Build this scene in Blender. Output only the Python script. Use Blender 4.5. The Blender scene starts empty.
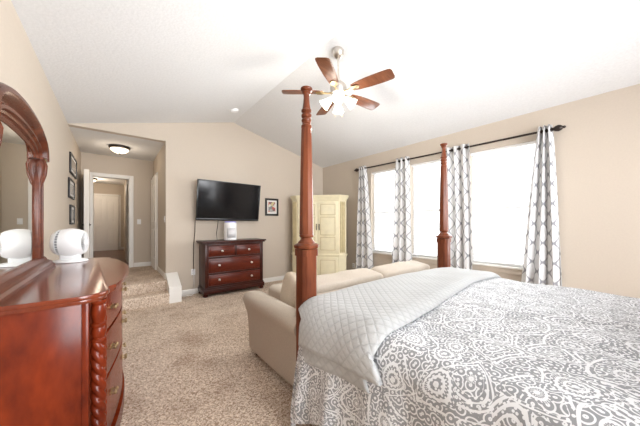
import bpy, bmesh, math, random
from mathutils import Vector, Matrix
R = math.radians
PI = math.pi
random.seed(7)
scn = bpy.context.scene
COL = scn.collection

# ------------------------------------------------------------------ camera
cd = bpy.data.cameras.new('camera')
cam = bpy.data.objects.new('camera', cd)
COL.objects.link(cam)
cd.sensor_width = 36.0
cd.lens = 257.0 / 640.0 * 36.0
cd.shift_y = 10.5 / 640.0
cd.clip_start = 0.02
cam.location = (0, 0, 1.35)
cam.rotation_euler = (R(90), 0, R(-38.71))
scn.camera = cam

# ------------------------------------------------------------------ world, daylight, exposure
w = bpy.data.worlds.new('daylight')
scn.world = w
w.use_nodes = True
bg = w.node_tree.nodes['Background']
bg.inputs['Color'].default_value = (0.93, 0.97, 1.0, 1)
bg.inputs['Strength'].default_value = 2.2
scn.view_settings.view_transform = 'Standard'
scn.view_settings.look = 'None'
scn.view_settings.gamma = 1.0
scn.view_settings.use_curve_mapping = False
scn.view_settings.exposure = 0.70


def area(name, loc, rot, sx, sy, power, color=(1, 1, 1)):
    l = bpy.data.lights.new(name, 'AREA')
    l.shape = 'RECTANGLE'
    l.size = sx
    l.size_y = sy
    l.energy = power
    l.color = color
    o = bpy.data.objects.new(name, l)
    COL.objects.link(o)
    o.location = loc
    o.rotation_euler = rot
    return o


# daylight just outside each window pane; plus an added fill light behind the viewer
WIN = [(0.80, 1.70), (1.84, 2.74), (2.84, 3.70)]
for a, b in WIN:
    area('window_daylight', (4.66, (a + b) / 2, 1.62), (0, R(90), 0), 1.72, b - a - 0.04, 36, (0.93, 0.97, 1.0))
area('rear_fill_light', (1.95, -2.35, 1.5), (R(90), 0, 0), 3.5, 2.2, 270, (0.95, 0.965, 1.0))


# ------------------------------------------------------------------ node materials
def new_mat(name):
    m = bpy.data.materials.new(name)
    m.use_nodes = True
    nt = m.node_tree
    return m, nt, nt.nodes['Principled BSDF']


def nd(nt, typ, **kw):
    n = nt.nodes.new(typ)
    for k, v in kw.items():
        if k in n.inputs:
            n.inputs[k].default_value = v
        else:
            setattr(n, k, v)
    return n


def lk(nt, a, b):
    nt.links.new(a, b)


def mth(nt, op, a, b=None, c=None):
    n = nt.nodes.new('ShaderNodeMath')
    n.operation = op
    for i, v in enumerate((a, b, c)):
        if v is None:
            continue
        if hasattr(v, 'is_output'):
            nt.links.new(v, n.inputs[i])
        else:
            n.inputs[i].default_value = v
    return n.outputs[0]


def ramp(nt, fac, stops, interp='LINEAR'):
    n = nt.nodes.new('ShaderNodeValToRGB')
    n.color_ramp.interpolation = interp
    el = n.color_ramp.elements
    while len(el) < len(stops):
        el.new(0.5)
    for e, (p, c) in zip(el, stops):
        e.position = p
        e.color = (c[0], c[1], c[2], 1)
    nt.links.new(fac, n.inputs[0])
    return n.outputs[0]


def bump(nt, bsdf, h, strength, dist=0.01):
    b = nt.nodes.new('ShaderNodeBump')
    b.inputs['Strength'].default_value = strength
    b.inputs['Distance'].default_value = dist
    nt.links.new(h, b.inputs['Height'])
    nt.links.new(b.outputs[0], bsdf.inputs['Normal'])


def plain(name, col, rough=0.5, metal=0.0, noise=0.0, nscale=20, bstr=0.0):
    m, nt, b = new_mat(name)
    b.inputs['Roughness'].default_value = rough
    b.inputs['Metallic'].default_value = metal
    tc = nd(nt, 'ShaderNodeTexCoord')
    n = nd(nt, 'ShaderNodeTexNoise', Scale=nscale, Detail=3.0)
    lk(nt, tc.outputs['Object'], n.inputs['Vector'])
    k = 1 - noise
    lk(nt, ramp(nt, n.outputs['Fac'], [(0.3, [c * k for c in col]), (0.7, [min(1, c * (1 + noise)) for c in col])]), b.inputs['Base Color'])
    if bstr:
        bump(nt, b, n.outputs['Fac'], bstr)
    return m


def wood(name, dark, light, rough=0.25, scale=(3, 3, 18), rot=(0, 0, 0), coat=0.08):
    m, nt, b = new_mat(name)
    tc = nd(nt, 'ShaderNodeTexCoord')
    mp = nd(nt, 'ShaderNodeMapping')
    mp.inputs['Scale'].default_value = scale
    mp.inputs['Rotation'].default_value = rot
    lk(nt, tc.outputs['Object'], mp.inputs['Vector'])
    n = nd(nt, 'ShaderNodeTexNoise', Scale=1.6, Detail=6.0, Distortion=0.8)
    lk(nt, mp.outputs[0], n.inputs['Vector'])
    n2 = nd(nt, 'ShaderNodeTexNoise', Scale=9.0, Detail=3.0)
    lk(nt, mp.outputs[0], n2.inputs['Vector'])
    f = mth(nt, 'MULTIPLY_ADD', n2.outputs['Fac'], 0.35, mth(nt, 'MULTIPLY', n.outputs['Fac'], 0.65))
    lk(nt, ramp(nt, f, [(0.33, dark), (0.66, light)]), b.inputs['Base Color'])
    b.inputs['Roughness'].default_value = rough
    b.inputs['Coat Weight'].default_value = coat
    b.inputs['Coat Roughness'].default_value = 0.15
    b.inputs['Specular IOR Level'].default_value = 0.22
    bump(nt, b, f, 0.05, 0.003)
    return m


M = {}
M['wall'] = plain('wall_paint', (0.570, 0.495, 0.412), 0.75, noise=0.02, nscale=60, bstr=0.05)
M['white_paint'] = plain('white_trim_paint', (0.82, 0.80, 0.76), 0.4, noise=0.01)
M['door_paint'] = plain('white_door_paint', (0.87, 0.84, 0.79), 0.4, noise=0.01)
M['ceiling'] = plain('ceiling_texture_paint', (0.76, 0.765, 0.77), 0.9, noise=0.03, nscale=45, bstr=0.25)


def carpet():
    m, nt, b = new_mat('beige_carpet')
    tc = nd(nt, 'ShaderNodeTexCoord')
    n1 = nd(nt, 'ShaderNodeTexNoise', Scale=72.0, Detail=4.0, Roughness=0.75)
    n2 = nd(nt, 'ShaderNodeTexNoise', Scale=2.3, Detail=3.0)
    n3 = nd(nt, 'ShaderNodeTexVoronoi', Scale=120.0)
    for n in (n1, n2, n3):
        lk(nt, tc.outputs['Object'], n.inputs['Vector'])
    tc3 = nd(nt, 'ShaderNodeSeparateColor')
    lk(nt, n3.outputs['Color'], tc3.inputs[0])
    tuft = mth(nt, 'MULTIPLY_ADD', tc3.outputs[0], 0.72, mth(nt, 'MULTIPLY', n1.outputs['Fac'], 0.28))
    c1 = ramp(nt, tuft, [(0.10, (0.27, 0.18, 0.12)), (0.42, (0.57, 0.445, 0.345)), (0.85, (0.88, 0.77, 0.65))])
    c2 = ramp(nt, n2.outputs['Fac'], [(0.32, (0.74, 0.69, 0.66)), (0.5, (1, 1, 1))])
    mx = nd(nt, 'ShaderNodeMix', data_type='RGBA', blend_type='MULTIPLY')
    mx.inputs[0].default_value = 1.0
    lk(nt, c1, mx.inputs[6])
    lk(nt, c2, mx.inputs[7])
    lk(nt, mx.outputs[2], b.inputs['Base Color'])
    b.inputs['Roughness'].default_value = 0.95
    b.inputs['Specular IOR Level'].default_value = 0.1
    bump(nt, b, n1.outputs['Fac'], 0.7, 0.010)
    return m


M['carpet'] = carpet()
M['hall_wood'] = wood('dark_hall_floorboards', (0.09, 0.03, 0.014), (0.20, 0.08, 0.035), 0.3, (12, 2, 2))
M['mahogany'] = wood('polished_red_mahogany', (0.085, 0.010, 0.003), (0.225, 0.030, 0.007), 0.25, (3, 3, 1.2))
M['mahogany_top'] = wood('polished_mahogany_top', (0.12, 0.020, 0.008), (0.215, 0.044, 0.016), 0.18, (4, 1.0, 3), coat=0.45)
M['post_wood'] = wood('cherry_bed_post_wood', (0.085, 0.020, 0.008), (0.205, 0.058, 0.024), 0.30, (8, 8, 1.0))
M['mirror_wood'] = wood('dark_cherry_mirror_frame', (0.06, 0.014, 0.007), (0.15, 0.040, 0.018), 0.27, (3, 3, 3))
M['chest_wood'] = wood('dark_cherry_chest_wood', (0.028, 0.006, 0.004), (0.062, 0.014, 0.008), 0.3, (1.0, 3, 4))
M['chest_drawer'] = wood('cherry_drawer_wood', (0.065, 0.009, 0.004), (0.125, 0.020, 0.008), 0.3, (1.0, 3, 4))
M['fan_blade'] = wood('walnut_fan_blade', (0.09, 0.030, 0.014), (0.19, 0.072, 0.035), 0.3, (1.2, 8, 3))
M['cream'] = plain('cream_antique_paint', (0.78, 0.71, 0.50), 0.45, noise=0.05, nscale=8)
M['cream_dark'] = plain('cream_antique_glaze', (0.56, 0.47, 0.27), 0.45, noise=0.08, nscale=12)
M['nickel'] = plain('brushed_nickel', (0.62, 0.58, 0.53), 0.3, 1.0, 0.05)
M['brass'] = plain('antique_brass', (0.42, 0.32, 0.18), 0.32, 1.0, 0.15)
M['bronze'] = plain('dark_bronze', (0.035, 0.025, 0.02), 0.4, 0.6, 0.1)
M['black'] = plain('black_gloss_plastic', (0.008, 0.008, 0.009), 0.25)
M['black_frame'] = plain('black_picture_frame', (0.012, 0.011, 0.010), 0.35)
M['white_plastic'] = plain('white_plastic', (0.86, 0.86, 0.86), 0.3)
M['grey_plastic'] = plain('grey_grille_plastic', (0.30, 0.31, 0.32), 0.5)
M['pale_grey'] = plain('pale_grey_panel', (0.62, 0.62, 0.64), 0.5)
M['vinyl'] = plain('white_window_vinyl', (0.85, 0.85, 0.84), 0.4)
M['sofa'] = plain('beige_woven_upholstery', (0.51, 0.445, 0.37), 0.9, noise=0.10, nscale=140, bstr=0.3)
M['pillow'] = plain('tan_pillow_fabric', (0.58, 0.49, 0.39), 0.9, noise=0.10, nscale=120, bstr=0.3)
M['mattress'] = plain('white_mattress_ticking', (0.75, 0.75, 0.74), 0.9)
M['mat_board'] = plain('white_mat_board', (0.75, 0.73, 0.70), 0.7)
M['blue_ring'] = plain('blue_lit_ring', (0.25, 0.25, 0.75), 0.4)
M['blind'] = plain('white_blind_slat', (0.85, 0.85, 0.84), 0.5)


def screen_mat():
    m, nt, b = new_mat('black_glossy_screen')
    b.inputs['Base Color'].default_value = (0.005, 0.005, 0.006, 1)
    b.inputs['Roughness'].default_value = 0.12
    b.inputs['Specular IOR Level'].default_value = 0.35
    return m


M['screen'] = screen_mat()


def mirror_mat():
    m, nt, b = new_mat('mirror_glass')
    b.inputs['Base Color'].default_value = (0.86, 0.88, 0.84, 1)
    b.inputs['Metallic'].default_value = 1.0
    b.inputs['Roughness'].default_value = 0.0
    return m


M['mirror'] = mirror_mat()


def glass_mat():
    m = bpy.data.materials.new('window_glass')
    m.use_nodes = True
    nt = m.node_tree
    nt.nodes.remove(nt.nodes['Principled BSDF'])
    t = nd(nt, 'ShaderNodeBsdfTransparent')
    g = nd(nt, 'ShaderNodeBsdfGlossy', Roughness=0.0)
    fr = nd(nt, 'ShaderNodeFresnel', IOR=1.45)
    mx = nd(nt, 'ShaderNodeMixShader')
    lk(nt, fr.outputs[0], mx.inputs[0])
    lk(nt, t.outputs[0], mx.inputs[1])
    lk(nt, g.outputs[0], mx.inputs[2])
    lk(nt, mx.outputs[0], nt.nodes['Material Output'].inputs['Surface'])
    return m


M['glass'] = glass_mat()


def glow(name, col, strength):
    m, nt, b = new_mat(name)
    b.inputs['Base Color'].default_value = (0.9, 0.88, 0.84, 1)
    b.inputs['Emission Color'].default_value = (*col, 1)
    b.inputs['Emission Strength'].default_value = strength
    b.inputs['Roughness'].default_value = 0.4
    return m


M['fan_shade'] = glow('lit_frosted_fan_shade', (1.0, 0.93, 0.82), 2.2)
M['dome'] = glow('lit_alabaster_dome', (1.0, 0.80, 0.55), 1.5)


def curtain_mat():
    m, nt, b = new_mat('grey_trellis_curtain')
    uv = nd(nt, 'ShaderNodeUVMap')
    sp = nd(nt, 'ShaderNodeSeparateXYZ')
    lk(nt, uv.outputs[0], sp.inputs[0])
    a = mth(nt, 'COSINE', mth(nt, 'MULTIPLY', sp.outputs[0], 2 * PI / 0.185))
    c = mth(nt, 'COSINE', mth(nt, 'MULTIPLY', sp.outputs[1], 2 * PI / 0.25))
    f = mth(nt, 'ABSOLUTE', mth(nt, 'MULTIPLY_ADD', c, 0.90, a))
    sepf = mth(nt, 'MULTIPLY', f, 1.0)
    lk(nt, ramp(nt, sepf, [(0.09, (0.29, 0.29, 0.31)), (0.26, (0.78, 0.775, 0.77))]), b.inputs['Base Color'])
    b.inputs['Roughness'].default_value = 0.9
    t = nd(nt, 'ShaderNodeBsdfTranslucent')
    lk(nt, b.inputs['Base Color'].links[0].from_socket, t.inputs['Color'])
    mx = nd(nt, 'ShaderNodeMixShader')
    mx.inputs[0].default_value = 0.25
    lk(nt, b.outputs[0], mx.inputs[1])
    lk(nt, t.outputs[0], mx.inputs[2])
    lk(nt, mx.outputs[0], nt.nodes['Material Output'].inputs['Surface'])
    return m


M['curtain'] = curtain_mat()


def paisley_mat():
    m, nt, b = new_mat('grey_paisley_comforter')
    uv = nd(nt, 'ShaderNodeUVMap')
    wn = nd(nt, 'ShaderNodeTexNoise', Scale=5.0, Detail=1.0)
    lk(nt, uv.outputs[0], wn.inputs['Vector'])
    vm = nd(nt, 'ShaderNodeVectorMath', operation='MULTIPLY_ADD')
    lk(nt, wn.outputs['Color'], vm.inputs[0])
    vm.inputs[1].default_value = (0.05, 0.05, 0)
    lk(nt, uv.outputs[0], vm.inputs[2])
    P = vm.outputs[0]
    vo = nd(nt, 'ShaderNodeTexVoronoi', voronoi_dimensions='2D', Scale=6.0, Randomness=0.75)
    lk(nt, P, vo.inputs['Vector'])
    sub = nd(nt, 'ShaderNodeVectorMath', operation='SUBTRACT')
    lk(nt, P, sub.inputs[0])
    lk(nt, vo.outputs['Position'], sub.inputs[1])
    sc = nd(nt, 'ShaderNodeSeparateColor')
    lk(nt, vo.outputs['Color'], sc.inputs[0])
    rt = nd(nt, 'ShaderNodeVectorRotate', rotation_type='Z_AXIS')
    lk(nt, sub.outputs[0], rt.inputs['Vector'])
    lk(nt, mth(nt, 'MULTIPLY', sc.outputs[0], 2 * PI), rt.inputs['Angle'])
    sp = nd(nt, 'ShaderNodeSeparateXYZ')
    lk(nt, rt.outputs[0], sp.inputs[0])
    x = mth(nt, 'MULTIPLY', sp.outputs[0], 10.5)
    y = mth(nt, 'MULTIPLY', sp.outputs[1], 10.5)
    xb = mth(nt, 'ADD', x, mth(nt, 'MULTIPLY_ADD', mth(nt, 'MULTIPLY', y, y), 0.55, -0.15))
    wd = mth(nt, 'MAXIMUM', mth(nt, 'MULTIPLY_ADD', y, -0.42, 0.62), 0.22)
    xs = mth(nt, 'DIVIDE', xb, wd)
    g = mth(nt, 'SQRT', mth(nt, 'ADD', mth(nt, 'MULTIPLY', mth(nt, 'MULTIPLY', xs, xs), 0.42), mth(nt, 'MULTIPLY', y, y)))
    # concentric outlines of the teardrop
    ring = mth(nt, 'GREATER_THAN', mth(nt, 'SINE', mth(nt, 'MULTIPLY', g, 27.0)), 0.25)
    # scalloped beads between the outlines
    ang = mth(nt, 'ARCTAN2', xs, y)
    scal = mth(nt, 'GREATER_THAN', mth(nt, 'MULTIPLY', mth(nt, 'SINE', mth(nt, 'MULTIPLY', ang, 17.0)), mth(nt, 'SINE', mth(nt, 'MULTIPLY', g, 30.0))), 0.22)
    # small dots and leaves
    v2 = nd(nt, 'ShaderNodeTexVoronoi', voronoi_dimensions='2D', Scale=70.0)
    lk(nt, P, v2.inputs['Vector'])
    dots = mth(nt, 'LESS_THAN', v2.outputs['Distance'], 0.30)
    v3 = nd(nt, 'ShaderNodeTexVoronoi', voronoi_dimensions='2D', Scale=30.0)
    lk(nt, P, v3.inputs['Vector'])
    petals = mth(nt, 'GREATER_THAN', mth(nt, 'SINE', mth(nt, 'MULTIPLY', v3.outputs['Distance'], 15.0)), 0.45)
    band = mth(nt, 'MODULO', mth(nt, 'FLOOR', mth(nt, 'MULTIPLY_ADD', g, 2.7, mth(nt, 'MULTIPLY', sc.outputs[1], 2.0))), 3.0)
    is0 = mth(nt, 'LESS_THAN', band, 0.5)
    is2 = mth(nt, 'GREATER_THAN', band, 1.5)
    is1 = mth(nt, 'SUBTRACT', mth(nt, 'SUBTRACT', 1.0, is0), is2)
    pat = mth(nt, 'ADD', mth(nt, 'MULTIPLY', is0, mth(nt, 'MAXIMUM', ring, dots)),
              mth(nt, 'ADD', mth(nt, 'MULTIPLY', is1, mth(nt, 'MAXIMUM', scal, ring)), mth(nt, 'MULTIPLY', is2, petals)))
    outside = mth(nt, 'GREATER_THAN', g, 1.15)
    pat = mth(nt, 'ADD', mth(nt, 'MULTIPLY', outside, petals), mth(nt, 'MULTIPLY', mth(nt, 'SUBTRACT', 1.0, outside), pat))
    edge = mth(nt, 'LESS_THAN', mth(nt, 'ABSOLUTE', mth(nt, 'SUBTRACT', g, 0.98)), 0.055)
    pat = mth(nt, 'MAXIMUM', pat, edge)
    lk(nt, ramp(nt, pat, [(0.0, (0.29, 0.30, 0.315)), (1.0, (0.78, 0.79, 0.81))]), b.inputs['Base Color'])
    b.inputs['Roughness'].default_value = 0.85
    n = nd(nt, 'ShaderNodeTexNoise', Scale=9.0, Detail=3.0)
    lk(nt, uv.outputs[0], n.inputs['Vector'])
    bump(nt, b, n.outputs['Fac'], 0.5, 0.03)
    return m


M['paisley'] = paisley_mat()


def quilt_mat():
    m, nt, b = new_mat('pale_grey_quilt')
    uv = nd(nt, 'ShaderNodeUVMap')
    sp = nd(nt, 'ShaderNodeSeparateXYZ')
    lk(nt, uv.outputs[0], sp.inputs[0])
    k = PI / 0.055
    s1 = mth(nt, 'ABSOLUTE', mth(nt, 'SINE', mth(nt, 'MULTIPLY', mth(nt, 'ADD', sp.outputs[0], sp.outputs[1]), k)))
    s2 = mth(nt, 'ABSOLUTE', mth(nt, 'SINE', mth(nt, 'MULTIPLY', mth(nt, 'SUBTRACT', sp.outputs[0], sp.outputs[1]), k)))
    h = mth(nt, 'SQRT', mth(nt, 'MINIMUM', s1, s2))
    n = nd(nt, 'ShaderNodeTexNoise', Scale=120.0, Detail=2.0)
    lk(nt, uv.outputs[0], n.inputs['Vector'])
    f = mth(nt, 'MULTIPLY_ADD', n.outputs['Fac'], 0.35, mth(nt, 'MULTIPLY', h, 0.65))
    lk(nt, ramp(nt, f, [(0.12, (0.40, 0.41, 0.41)), (0.40, (0.465, 0.475, 0.475)), (0.85, (0.52, 0.53, 0.53))]), b.inputs['Base Color'])
    b.inputs['Roughness'].default_value = 0.9
    bump(nt, b, f, 0.5, 0.010)
    return m


M['quilt'] = quilt_mat()


def photo_mat():
    m, nt, b = new_mat('printed_family_snapshot')
    tc = nd(nt, 'ShaderNodeTexCoord')
    v = nd(nt, 'ShaderNodeTexVoronoi', Scale=14.0)
    lk(nt, tc.outputs['Object'], v.inputs['Vector'])
    s = nd(nt, 'ShaderNodeSeparateColor')
    lk(nt, v.outputs['Color'], s.inputs[0])
    lk(nt, ramp(nt, s.outputs[0], [(0.0, (0.65, 0.66, 0.62)), (0.3, (0.50, 0.42, 0.2)), (0.5, (0.55, 0.06, 0.05)), (0.7, (0.12, 0.12, 0.13)), (0.9, (0.75, 0.72, 0.66))]), b.inputs['Base Color'])
    return m


M['photo'] = photo_mat()
M['print_grey'] = plain('grey_landscape_print', (0.30, 0.27, 0.24), 0.15, noise=0.5, nscale=6)


# ------------------------------------------------------------------ mesh helpers
def root_loc(o):
    while o.parent:
        o = o.parent
    return o.location


def put(name, bm, mat, parent=None, loc=None, local=False, smooth=40, solid=None, subsurf=0):
    """link bm as one mesh; geometry is given in world coordinates unless local"""
    if not local:
        off = root_loc(parent) if parent else (Vector(loc) if loc else None)
        if off is not None:
            bmesh.ops.translate(bm, verts=bm.verts, vec=-Vector(off))
    bmesh.ops.recalc_face_normals(bm, faces=bm.faces)
    me = bpy.data.meshes.new(name)
    bm.to_mesh(me)
    bm.free()
    mats = mat if isinstance(mat, (list, tuple)) else [mat]
    for x in mats:
        me.materials.append(x)
    if smooth:
        me.polygons.foreach_set('use_smooth', [True] * len(me.polygons))
        me.set_sharp_from_angle(angle=R(smooth))
    o = bpy.data.objects.new(name, me)
    COL.objects.link(o)
    if parent:
        o.parent = parent
    elif loc:
        o.location = loc
    if solid:
        md = o.modifiers.new('thickness', 'SOLIDIFY')
        md.thickness = solid
        md.offset = 0
    if subsurf:
        md = o.modifiers.new('smooth', 'SUBSURF')
        md.levels = md.render_levels = subsurf
    return o


def thing(name, label, cat, loc=(0, 0, 0), rz=0, group=None):
    o = bpy.data.objects.new(name, None)
    COL.objects.link(o)
    o.empty_display_size = 0.1
    o.location = loc
    o.rotation_euler = (0, 0, rz)
    o['label'] = label
    o['category'] = cat
    if group:
        o['group'] = group
    return o


def tag(o, label, cat, group=None):
    o['label'] = label
    o['category'] = cat
    if group:
        o['group'] = group
    return o


def struct(name, bm=None, mat=None, parent=None, loc=None, **kw):
    if bm is None:
        o = bpy.data.objects.new(name, None)
        COL.objects.link(o)
        o.location = loc or (0, 0, 0)
    else:
        o = put(name, bm, mat, parent, loc, **kw)
    if not parent:
        o['kind'] = 'structure'
    return o


def BM():
    return bmesh.new()


def box(bm, lo, hi, bev=0.0, seg=2):
    lo, hi = Vector(lo), Vector(hi)
    r = bmesh.ops.create_cube(bm, size=1.0)
    vs = r['verts']
    c, s = (lo + hi) / 2, hi - lo
    for v in vs:
        v.co = Vector((v.co.x * s.x, v.co.y * s.y, v.co.z * s.z)) + c
    if bev:
        es = list({e for v in vs for e in v.link_edges})
        bmesh.ops.bevel(bm, geom=es, offset=bev, segments=seg, profile=0.5, affect='EDGES')
    return bm


def lathe(bm, prof, c=(0, 0, 0), n=24, axis='Z', caps=True):
    """prof: list of (radius, height)"""
    c = Vector(c)
    rings = []
    for r, h in prof:
        ring = []
        for i in range(n):
            a = 2 * PI * i / n
            p = Vector((r * math.cos(a), r * math.sin(a), h))
            if axis == 'X':
                p = Vector((p.z, p.x, p.y))
            elif axis == 'Y':
                p = Vector((p.x, p.z, p.y))
            ring.append(bm.verts.new(p + c))
        rings.append(ring)
    for a, b in zip(rings, rings[1:]):
        for i in range(n):
            j = (i + 1) % n
            bm.faces.new((a[i], a[j], b[j], b[i]))
    if caps:
        bm.faces.new(rings[0][::-1])
        bm.faces.new(rings[-1])
    return bm


def tube(bm, pts, r, n=8):
    pts = [Vector(p) for p in pts]
    rs = r if isinstance(r, (list, tuple)) else [r] * len(pts)
    rings = []
    for i, p in enumerate(pts):
        d = (pts[min(i + 1, len(pts) - 1)] - pts[max(i - 1, 0)]).normalized()
        up = Vector((0, 0, 1)) if abs(d.z) < 0.95 else Vector((1, 0, 0))
        u = d.cross(up).normalized()
        v = u.cross(d).normalized()
        rings.append([bm.verts.new(p + rs[i] * (math.cos(2 * PI * k / n) * u + math.sin(2 * PI * k / n) * v)) for k in range(n)])
    for a, b in zip(rings, rings[1:]):
        for i in range(n):
            j = (i + 1) % n
            bm.faces.new((a[i], a[j], b[j], b[i]))
    bm.faces.new(rings[0][::-1])
    bm.faces.new(rings[-1])
    return bm


def prism(bm, poly, a, b, axis='Z', bev=0.0):
    """extrude a 2-D polygon from a to b along axis; poly axes are the two others in xyz order"""
    def mk(p, h):
        if axis == 'Z':
            return Vector((p[0], p[1], h))
        if axis == 'Y':
            return Vector((p[0], h, p[1]))
        return Vector((h, p[0], p[1]))
    va = [bm.verts.new(mk(p, a)) for p in poly]
    vb = [bm.verts.new(mk(p, b)) for p in poly]
    n = len(poly)
    fs = [bm.faces.new(va[::-1]), bm.faces.new(vb)]
    for i in range(n):
        j = (i + 1) % n
        fs.append(bm.faces.new((va[i], va[j], vb[j], vb[i])))
    if bev:
        es = list(set(fs[0].edges) | set(fs[1].edges))
        bmesh.ops.bevel(bm, geom=es, offset=bev, segments=2, profile=0.5, affect='EDGES')
    return bm


def puffy(bm, c, half, m=4.0, n=10, fn=None):
    """rounded cushion: a subdivided box pulled onto a superellipsoid"""
    c = Vector(c)
    t = bmesh.new()
    bmesh.ops.create_cube(t, size=2.0)
    bmesh.ops.subdivide_edges(t, edges=t.edges, cuts=n, use_grid_fill=True)
    mp = {}
    for v in t.verts:
        p = v.co
        L = (abs(p.x) ** m + abs(p.y) ** m + abs(p.z) ** m) ** (1 / m)
        q = Vector((p.x / L, p.y / L, p.z / L))
        if fn:
            q = fn(q)
        mp[v] = bm.verts.new(Vector((q.x * half[0], q.y * half[1], q.z * half[2])) + c)
    for f in t.faces:
        bm.faces.new([mp[v] for v in f.verts])
    t.free()
    return bm


def grid(bm, nu, nv, fpos, fuv=None):
    uvl = bm.loops.layers.uv.verify() if fuv else None
    vs = [[bm.verts.new(fpos(i / nu, j / nv)) for j in range(nv + 1)] for i in range(nu + 1)]
    for i in range(nu):
        for j in range(nv):
            f = bm.faces.new((vs[i][j], vs[i + 1][j], vs[i + 1][j + 1], vs[i][j + 1]))
            if fuv:
                for l, (a, b) in zip(f.loops, ((i, j), (i + 1, j), (i + 1, j + 1), (i, j + 1))):
                    l[uvl].uv = fuv(a / nu, b / nv)
    return bm


def rotv(bm, rx=0, ry=0, rz=0, c=(0, 0, 0), verts=None):
    m = Matrix.Rotation(rz, 3, 'Z') @ Matrix.Rotation(ry, 3, 'Y') @ Matrix.Rotation(rx, 3, 'X')
    bmesh.ops.rotate(bm, cent=c, matrix=m, verts=verts or bm.verts)
    return bm


# ------------------------------------------------------------------ room shell
XL, XR, YB, YF = -0.54, 4.40, 5.37, -2.2
XM, ZW, ZR = 1.96, 2.85, 3.48
LZ = 0.345            # landing level
AX, AY, AZ = 0.73, 7.30, 2.84
HY, HXL, HXR = 12.5, -1.7, 0.30
T = 0.12

struct('floor', box(BM(), (XL - T, YF - T, -0.1), (XR + 0.18, YB + T, 0)), M['carpet'])
# carpeted landing with two steps
bm = BM()
r = 0.025
prof = [(4.97, 0.0)]
for (y, z0, z1) in ((4.97, 0.0, 0.175), (5.22, 0.175, LZ)):
    prof.append((y, z0 + 0.001))
    for k in range(5):
        a = PI - k * PI / 8
        prof.append((y - 0.012 + r + r * math.cos(a), z1 - r + r * math.sin(a)))
prof += [(AY, LZ), (AY, 0.0)]
prism(bm, prof, XL, AX, 'X')
struct('floor_landing', bm, M['carpet'], smooth=60)
struct('floor_hall', box(BM(), (HXL, AY, LZ - 0.1), (HXR + T, HY + T, LZ - 0.004)), M['hall_wood'])

struct('wall_left', box(BM(), (XL - T, YF - T, 0), (XL, AY + T, 3.0)), M['wall'])
bm = BM()
prism(bm, [(AX, 0), (XR + 0.05, 0), (XR + 0.05, ZW - 0.013), (XM, ZR), (XL, ZW), (XL, AZ), (AX, AZ)], YB, YB + T, 'Y')
struct('wall_back', bm, M['wall'], smooth=0)
# window wall with three openings
WZ0, WZ1 = 0.735, 2.47
bm = BM()
ys = [YF - T] + [v for ab in WIN for v in ab] + [YB + T]
for i in range(0, len(ys), 2):
    box(bm, (XR, ys[i], 0), (XR + 0.18, ys[i + 1], 3.0))
for a, b in WIN:
    box(bm, (XR, a, 0), (XR + 0.18, b, WZ0))
    box(bm, (XR, a, WZ1), (XR + 0.18, b, 3.0))
struct('wall_right', bm, M['wall'], smooth=0)
# wall behind the viewer; its wide window is added to admit fill light
bm = BM()
box(bm, (XL - T, YF - T, 0), (0.2, YF, 3.6))
box(bm, (3.7, YF - T, 0), (XR + 0.18, YF, 3.6))
box(bm, (0.2, YF - T, 0), (3.7, YF, 0.4))
box(bm, (0.2, YF - T, 2.6), (3.7, YF, 3.6))
struct('wall_front', bm, M['wall'], smooth=0)
t = struct('window_4', box(BM(), (0.2, YF - 0.08, 0.4), (3.7, YF - 0.075, 2.6)), M['glass'], smooth=0)
bm = BM()
for x in (0.2, 1.35, 2.5, 3.64):
    box(bm, (x, YF - 0.1, 0.4), (x + 0.06, YF - 0.04, 2.6))
struct('window_frame', bm, M['vinyl'], t)

# vaulted ceiling, alcove ceiling, hall ceiling
k1 = (ZR - ZW) / (XM - XL)
bm = BM()
prism(bm, [(XL - T, ZW - k1 * T), (XM, ZR), (XR + 0.18, ZR - (ZR - ZW) / (XR - XM) * (XR + 0.18 - XM)),
           (XR + 0.18, 3.7), (XL - T, 3.7)], YF - T, YB + T, 'Y')
struct('ceiling', bm, M['ceiling'], smooth=0)
struct('ceiling_alcove', box(BM(), (XL, YB + T, AZ), (AX + T, AY + T, AZ + 0.1)), M['ceiling'])
struct('ceiling_hall', box(BM(), (HXL, AY + T, AZ), (HXR + T, HY + T, AZ + 0.1)), M['ceiling'])
# alcove right wall
struct('wall_alcove_right', box(BM(), (AX, YB + T, 0), (AX + T, AY + T, AZ)), M['wall'])
# alcove end wall with the doorway
DX0, DX1, DZ1 = -0.36, 0.275, 2.37
bm = BM()
box(bm, (XL, AY, LZ), (DX0, AY + T, AZ))
box(bm, (DX1, AY, LZ), (AX, AY + T, AZ))
box(bm, (DX0, AY, DZ1), (DX1, AY + T, AZ))
struct('wall_alcove_end', bm, M['wall'], smooth=0)
# hall beyond
struct('wall_hall_left', box(BM(), (HXL - T, AY + T, LZ - 0.1), (HXL, HY, AZ)), M['wall'])
struct('wall_hall_right', box(BM(), (HXR, AY + T, LZ - 0.1), (HXR + T, HY, AZ)), M['wall'])
struct('wall_hall_end', box(BM(), (HXL, HY, LZ - 0.1), (HXR + T, HY + T, AZ)), M['wall'])
bm = box(BM(), (HXL, AY + T, LZ - 0.1), (XL, AY + T + 0.02, AZ))
struct('wall_hall_front', bm, M['wall'])


def base(name, lo, hi):
    struct(name, box(BM(), lo, hi, 0.006), M['white_paint'])


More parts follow.
